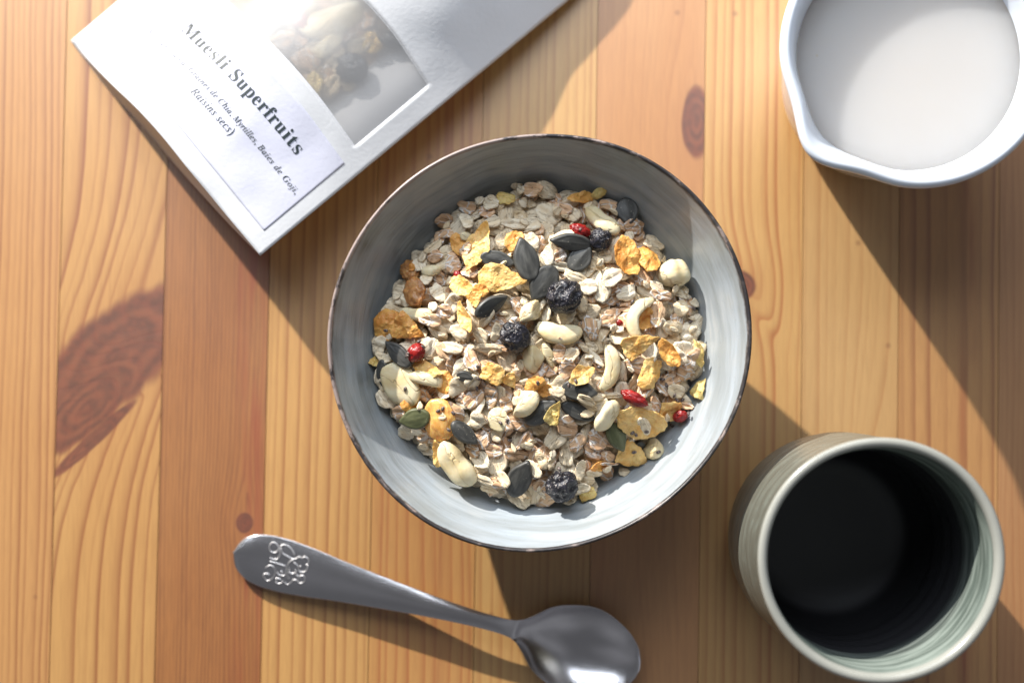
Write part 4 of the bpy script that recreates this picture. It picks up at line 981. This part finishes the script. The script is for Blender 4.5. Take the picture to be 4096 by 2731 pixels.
for i, (u, v, w, h, an, mt, nm, ct, tx_) in enumerate([(765, 40, 1.0, .5, 0.5, NUT, 'cashew_piece', 'nut piece', 'big pale nut behind the pouch window above the blueberry'), (745, 95, .6, .3, 0.7, NUT, 'cashew_piece', 'nut piece', 'peach coloured nut slice behind the pouch window left of the blueberry'),
        (850, 90, .55, .5, 1.0, CO_P, 'corn_flake', 'corn flake', 'tan corn flake behind the pouch window right of the blueberry'), (640, 95, .7, .5, 0.2, WHT, 'wheat_flake', 'wheat flake', 'wheat flake behind the pouch window below the red blur'),
        (700, 130, .6, .45, 2.0, WHT, 'wheat_flake', 'wheat flake', 'brown wheat flake at the middle of the pouch window'), (755, 195, .7, .4, 0.8, OAT, 'oat_flake', 'oat flake', 'oat flake behind the pouch window just below the blueberry'),
        (600, 20, .5, .4, 0.0, OAT, 'oat_flake', 'oat flake', 'oat flake behind the pouch window left of the blueberry at the frame edge'), (715, 185, .6, .4, 1.4, CO_P, 'corn_flake', 'corn flake', 'yellowish flake at the lower end of the pouch window filling'),
        (830, 35, .7, .5, 0.3, WHT, 'wheat_flake', 'wheat flake', 'dull wheat flake behind the upper side of the pouch window'), (690, 10, .6, .45, 0.9, NUT, 'cashew_piece', 'nut piece', 'cream nut piece behind the pouch window at the frame edge')]):
    V, F = flake_geo(w * 0.8, h * 0.8, 0.2, 700 + i, 0.15) if mt is not NUT else chunk_geo(w, h, 0.3, 71 + i)
    in_bag(nm, u, v, V, F, mt, tx_, ct, 0.5 + 0.05 * (i % 3), an)
random.seed(41)
for i in range(60):
    s_, t_ = random.uniform(0.2, 0.76), random.uniform(330, 560); p = pouch(np.array([s_]), np.array([t_]), -0.72)[0]
    kd = 'oat_flake' if random.random() < 0.6 else 'wheat_flake'
    o = link(kd, random.choice(LIB[kd])[0], label='small %s lying blurred behind the pouch window' % kd.replace('_', ' '), cat=kd.replace('_', ' '), group='small %ss behind the pouch window' % kd.replace('_', ' '))
    o.location = p * U; o.rotation_euler = (random.uniform(-.3, .3), random.uniform(-.3, .3), random.uniform(0, 6))

# ================================================================== THE MILK JUG
JC = np.array(unproj(3676, 200, 7.0)); SPA = math.radians(180 + 44)
def jr(w0):
    def f(a):
        d = (a - SPA + math.pi) % (2 * math.pi) - math.pi
        return 1 + w0 * (0.118 * math.exp(-0.5 * (d / 0.165) ** 2) - 0.018 * math.exp(-0.5 * ((abs(d) - 0.42) / 0.14) ** 2))
    return f
def jz(a):
    d = (a - SPA + math.pi) % (2 * math.pi) - math.pi
    return 0.10 * math.exp(-0.5 * (d / 0.2) ** 2)
PORC = Mat('white_porcelain'); x, y, z = PORC.coords(); PORC.col(srgb(212, 219, 229)); PORC.set(Roughness=0.12, Specular_IOR_Level=0.5, Coat_Weight=0.3, Coat_Roughness=0.05, Subsurface_Weight=0.15, Subsurface_Radius=(0.01, 0.01, 0.01), Subsurface_Scale=0.3)
jug = link('milk_jug', None, label='white porcelain milk jug with a pouring spout, cut off by the upper right corner', cat='jug')
jug.location = (JC[0] * U, JC[1] * U, 0)
wj = lambda z: max(0.0, min(1.0, (z - 4.6) / 2.4)) ** 1.3
prof = [(0, 0.45), (2.7, 0.5), (3.3, 1.0), (3.6, 2.2), (3.75, 3.6), (3.86, 4.8), (3.95, 5.5), (4.05, 6.0), (4.20, 6.5), (4.33, 6.85), (4.46, 7.0), (4.58, 7.06), (4.68, 7.04), (4.77, 6.96), (4.82, 6.83), (4.80, 6.7), (4.70, 6.55), (4.52, 6.3), (4.34, 5.6), (4.18, 4.4), (4.0, 3.0), (3.8, 1.8), (3.6, 0.8), (3.3, 0.2), (3.1, 0.0), (0, 0.02)]
def jug_lathe():
    V = []; F = []; seg = 160; n = len(prof)
    for k in range(seg):
        a = 2 * math.pi * k / seg
        for r, z in prof:
            w = wj(z); rr_ = r * jr(w)(a); V.append((rr_ * math.cos(a), rr_ * math.sin(a), z + w * jz(a)))
    for k in range(seg):
        k2 = (k + 1) % seg
        for j in range(n - 1): F.append((k * n + j, k2 * n + j, k2 * n + j + 1, k * n + j + 1))
    return V, F
me = mesh('jug_body', *jug_lathe()); weld(me, 1e-5); ob = link('jug_body', me, parent=jug, mat=PORC)
sm = ob.modifiers.new('s', 'SUBSURF'); sm.levels = 1; sm.render_levels = 1
MK = Mat('milk'); x, y, z = MK.coords(); sp = MK.voro(MK.vec(x * 0.55, y * 0.55, 0.0), 1.0); nn = MK.noise(MK.vec(x * 0.3, y * 0.3, 1.0), 1.0, 2.0)
c = MK.mix(nn, srgb(205, 201, 197), srgb(198, 194, 191)); c = MK.mix(sp.step(0.045, 0.02) * 0.4, c, srgb(196, 180, 140))
MK.col(c); MK.set(Roughness=0.35, Specular_IOR_Level=0.3, Subsurface_Weight=1.0, Subsurface_Radius=(0.012, 0.011, 0.010), Subsurface_Scale=5.0)
V = []; F = []; seg = 128; rl = [0.001, 1.0, 2.0, 3.0, 3.4, 3.7, 3.86, 3.94, 4.01]
for k in range(seg):
    a = 2 * math.pi * k / seg
    for r in rl:
        w = wj(5.6) if r > 3.65 else 0; V.append((r * jr(w)(a) * math.cos(a), r * jr(w)(a) * math.sin(a), 5.6 + 0.07 * max(0, (r - 3.7) / 0.31) ** 2))
n = len(rl)
for k in range(seg):
    k2 = (k + 1) % seg
    for j in range(n - 1): F.append((k * n + j, k2 * n + j, k2 * n + j + 1, k * n + j + 1))
me = mesh('milk', V, F); weld(me, 2e-5)
mo = link('milk', me, label='milk filling the white porcelain jug', cat='milk', mat=MK); mo.location = jug.location

# ================================================================== THE CUP
CC = np.array(unproj(3529, 2240, 9.0))
cup = link('ceramic_cup', None, label='grey green stoneware cup with ribbed sides and shaded inside, beside the bowl', cat='cup')
cup.location = (CC[0] * U, CC[1] * U, 0)
cw = lambda a: 1 + 0.006 * math.sin(2 * a + 1.0) + 0.003 * math.sin(3 * a)
outer = interp([0.0, 0.5, 1.2, 2.5, 4.0, 5.5, 7.0, 8.2, 8.75], [3.15, 3.45, 3.80, 4.02, 4.05, 4.03, 4.0, 3.99, 4.02])
zo = np.linspace(0.05, 8.72, 46)
M1 = Mat('cup_outer_glaze'); x, y, z = M1.coords(); a0 = M1.noise(M1.vec(x * 0.6, y * 0.6, z * 5.0), 1.0, 3.0, 0.6); a1 = M1.noise(M1.vec(x * 1.5, y * 1.5, z * 2.0), 1.0, 3.0)
c = M1.mix(a0.step(0.35, 0.65), srgb(100, 100, 91), srgb(114, 117, 108)); c = M1.mix(a1.step(0.5, 0.75) * 0.5, c, srgb(128, 136, 128)); c = M1.mix(z.step(1.6, 0.6) * 0.8, c, srgb(92, 84, 74))
sp = M1.voro(M1.vec(x, y, z), 4.0); c = M1.mix(sp.step(0.08, 0.03) * 0.6, c, srgb(226, 224, 210))
M1.col(c); M1.set(Roughness=0.3, Coat_Weight=0.15); M1.bump(a0, 0.015, 0.5)
M2 = Mat('cup_rim_glaze'); x, y, z = M2.coords(); a0 = M2.noise(M2.vec(x, y, z), 1.0, 3.0); M2.col(M2.mix(a0, srgb(168, 168, 160), srgb(148, 150, 144))); M2.set(Roughness=0.2)
M3 = Mat('cup_inner_glaze_shaded'); x, y, z = M3.coords(); a0 = M3.noise(M3.vec(x * 0.35, y * 0.35, z * 3.6), 1.0, 3.0, 0.6); dn = M3.noise(M3.vec(x * 0.5, y * 0.5, z * 0.5), 1.0, 2.0)
lt = M3.mix(a0.step(0.35, 0.65), srgb(88, 98, 92), srgb(138, 148, 141)); c = M3.mix((z + (dn - 0.5) * 0.8).step(7.6, 5.2), lt, srgb(46, 46, 49)); c = M3.mix(z.step(1.1, 0.62), c, srgb(104, 104, 108))  # painted shade darkens the wall below the lip, paler floor imitates a reflection
M3.col(c); M3.set(Roughness=0.45, Specular_IOR_Level=0.25); M3.bump(a0, 0.04, 0.6)
V, F = lathe([(0, 0.05), (2.9, 0.05)] + [(float(outer(z)) + 0.016 * math.sin(z * 7.0), z) for z in zo], 128, cw); me = mesh('outer_wall', V, F); weld(me, 1e-5); link('outer_wall', me, parent=cup, mat=M1)
ri = [(float(outer(8.72)) + 0.016 * math.sin(8.72 * 7), 8.72), (4.05, 8.82), (4.06, 8.9), (4.03, 8.97), (3.96, 9.01), (3.87, 9.01), (3.79, 8.97), (3.74, 8.88), (3.72, 8.75)]
V, F = lathe(ri, 160, cw); link('rim', mesh('rim', V, F), parent=cup, mat=M2)
inn = [(3.72, 8.75)] + [(3.68 - 0.02 * (8.6 - z) + 0.03 * math.sin(z * 6.0), z) for z in np.linspace(8.55, 2.2, 34)] + [(3.45, 1.7), (3.2, 1.15), (2.8, 0.75), (2.3, 0.62), (1.2, 0.58), (0, 0.57)]
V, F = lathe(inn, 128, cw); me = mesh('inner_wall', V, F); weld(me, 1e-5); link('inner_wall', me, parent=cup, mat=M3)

# ================================================================== THE SPOON
tt = [0, 4, 12, 24, 42, 70, 110, 170, 250, 350, 450, 550, 610, 650, 668, 685, 700, 732, 784, 834, 893, 938, 958, 968, 972]
hw = [0.5, 16, 31, 42, 52, 59, 61, 57, 47, 36.5, 27, 20, 18, 19, 22, 30, 42, 72, 96, 105, 91, 64, 42, 20, 0.5]
ts = np.linspace(0, 1, 120); tl_ = np.concatenate([np.array([0, 1, 4, 8, 14]), np.linspace(22, 640, 50), np.linspace(650, 950, 60), [957, 963, 968, 971, 972]])
_hq = interp(tt, hw)
def hwf(t): return np.interp(t, tt, hw) if t < 30 or t > 962 else _hq(t)
zmid = interp([0, 60, 200, 400, 560, 640, 680, 760, 840, 920, 972], [0.30, 0.34, 0.55, 0.90, 1.12, 1.10, 1.0, 0.92, 0.88, 0.86, 0.88])
def spoon_pt(t, w):
    a = math.radians(15.4); a2 = math.radians(18.0)
    ox, oy = 536, 1267
    if t <= 668: u, v = ox + t * math.cos(a), oy + t * math.sin(a); d = a
    else: u, v = ox + 668 * math.cos(a) + (t - 668) * math.cos(a2), oy + 668 * math.sin(a) + (t - 668) * math.sin(a2); d = a2
    h = float(hwf(t)); z = float(zmid(t))
    u2, v2 = u - math.sin(d) * w * h, v + math.cos(d) * w * h
    dep = 0.0
    if t > 668: k = np.clip((t - 672) / 300.0, 0, 1); dep = 0.82 * (math.sin(math.pi * k ** 0.85)) ** 0.75 * (1 - w * w) ** 0.9
    crown = 0.10 * (1 - w * w) * np.clip((690 - t) / 120.0, 0, 1)
    p = px(u2, v2, z); return np.array([p[0], p[1], z - dep + crown])
nw = 17; ws = np.sin(np.linspace(-1, 1, nw) * math.pi / 2); V = []; F = []
for t in tl_:
    for w in ws: V.append(spoon_pt(t, w))
n0 = len(V)
for t in tl_:
    for w in ws:
        p = spoon_pt(t, w); ed = (1 - abs(w) ** 6); V.append(p - np.array([0, 0, 0.05 + 0.12 * ed * (1.0 if t < 668 else 0.35)]))
nt_ = len(tl_)
for i in range(nt_ - 1):
    for k in range(nw - 1):
        F.append((i * nw + k, i * nw + k + 1, (i + 1) * nw + k + 1, (i + 1) * nw + k)); F.append((n0 + i * nw + k, n0 + (i + 1) * nw + k, n0 + (i + 1) * nw + k + 1, n0 + i * nw + k + 1))
    for k in (0, nw - 1): F.append((i * nw + k, (i + 1) * nw + k, n0 + (i + 1) * nw + k, n0 + i * nw + k))
for i in (0, nt_ - 1):
    for k in range(nw - 1): F.append((i * nw + k, i * nw + k + 1, n0 + i * nw + k + 1, n0 + i * nw + k))
ST = Mat('brushed_steel'); x, y, z = ST.coords(); a_ = math.radians(-15.4)
ux = x * math.cos(a_) + y * math.sin(a_); vy = y * math.cos(a_) - x * math.sin(a_); br = ST.noise(ST.vec(ux * 0.6, vy * 30.0, 1.0), 1.0, 3.0, 0.6); sc_ = ST.noise(ST.vec(x * 0.9, y * 0.9, 2.0), 1.0, 4.0, 0.6)
ST.col((0.74, 0.73, 0.75)); ST.set(Metallic=1.0, Roughness=sc_ * 0.06 + br * 0.10 + 0.12); ST.bump(br, 0.004, 0.7)
spoon = link('steel_spoon', mesh('steel_spoon', V, F), label='steel spoon with a scrolled ornament pressed into its handle end, below the bowl', cat='spoon', mat=ST)
def tube(pts, r, name):
    V = []; F = []; S = 8; pts = [Vector(p) for p in pts]
    for i, p in enumerate(pts):
        d = (pts[min(i + 1, len(pts) - 1)] - pts[max(i - 1, 0)]).normalized(); n = Vector((-d.y, d.x, 0)).normalized(); b = Vector((0, 0, 1))
        rr_ = r * (0.5 if i in (0, len(pts) - 1) else 1)
        for k in range(S): a = 2 * math.pi * k / S; V.append(tuple(p + n * math.cos(a) * rr_ + b * math.sin(a) * rr_ * 0.7))
    for i in range(len(pts) - 1):
        for k in range(S): k2 = (k + 1) % S; F.append((i * S + k, (i + 1) * S + k, (i + 1) * S + k2, i * S + k2))
    F.append(tuple(range(S))); F.append(tuple((len(pts) - 1) * S + k for k in range(S)))
    return V, F
def orn(poly, closed=False):
    P_ = [Vector((a, b)) for a, b in poly]; out = []
    n = len(P_)
    for i in range(n if closed else n - 1):
        p0, p1, p2, p3 = [P_[j % n] if closed else P_[max(0, min(n - 1, j))] for j in (i - 1, i, i + 1, i + 2)]
        for k in range(6):
            t = k / 6; out.append(0.5 * ((2 * p1) + (p2 - p0) * t + (2 * p0 - 5 * p1 + 4 * p2 - p3) * t * t + (3 * p1 - p0 - 3 * p2 + p3) * t ** 3))
    out.append(P_[0] if closed else P_[-1]); res = []
    for q in out:
        u = (950 + q.x / 5.2267) * 2352 / 4096; v = (2100 + q.y / 5.2267) * 2352 / 4096
        a = math.radians(15.4); du, dv = u - 536, v - 1267; t = du * math.cos(a) + dv * math.sin(a); w = (-du * math.sin(a) + dv * math.cos(a)) / float(hwf(t))
        res.append(spoon_pt(t, max(-0.98, min(0.98, w))) + np.array([0, 0, 0.005]))
    return res
curves = [([(700, 540), (670, 440), (740, 350), (830, 390), (870, 470), (820, 550), (750, 560), (690, 530)], False), ([(690, 660), (760, 700), (850, 690), (900, 600), (890, 520), (870, 450)], False),
          ([(890, 440), (970, 400), (1080, 440), (1170, 540), (1200, 630)], False), ([(900, 460), (960, 580), (1060, 640), (1150, 690), (1230, 690), (1290, 650), (1350, 680)], False), ([(680, 740), (850, 790), (1020, 850)], False),
          ([(590, 880), (680, 830), (760, 860), (800, 950), (770, 1060), (700, 1130), (620, 1150), (570, 1090), (540, 1030), (620, 1000), (690, 1030)], False), ([(1350, 690), (1410, 650), (1490, 700), (1480, 800), (1430, 820)], False),
          ([(1180, 760), (1270, 840), (1290, 940), (1370, 970), (1450, 930), (1480, 820)], False), ([(1300, 850), (1340, 850)], False), ([(1080, 960), (1150, 1000), (1230, 970), (1220, 920)], False), ([(830, 980), (890, 1030), (1000, 1030), (1040, 900), (1080, 780), (1180, 700)], False),
          ([(910, 950), (950, 970)], False), ([(800, 1110), (850, 1100), (920, 1130)], False), ([(800, 1170), (850, 1210), (930, 1200), (960, 1150)], False), ([(990, 1190), (1050, 1230), (1120, 1190), (1180, 1130), (1250, 1140)], False),
          ([(1240, 1030), (1280, 1050)], False), ([(1270, 1110), (1320, 1050), (1390, 1050), (1420, 1130), (1370, 1190), (1300, 1200), (1270, 1160)], False), ([(1090, 1110), (1050, 1060), (1060, 980), (1100, 900)], False)]
OR = Mat('worn_steel'); OR.col((0.6, 0.59, 0.6)); OR.set(Metallic=1.0, Roughness=0.42)
V_, F_ = [], []
for c_, cl in curves:
    V, F = tube(orn(c_, cl), 0.024, 'o'); st = len(V_); V_ += V; F_ += [tuple(st + i for i in f) for f in F]
link('pressed_ornament', mesh('pressed_ornament', V_, F_), parent=spoon, mat=OR)
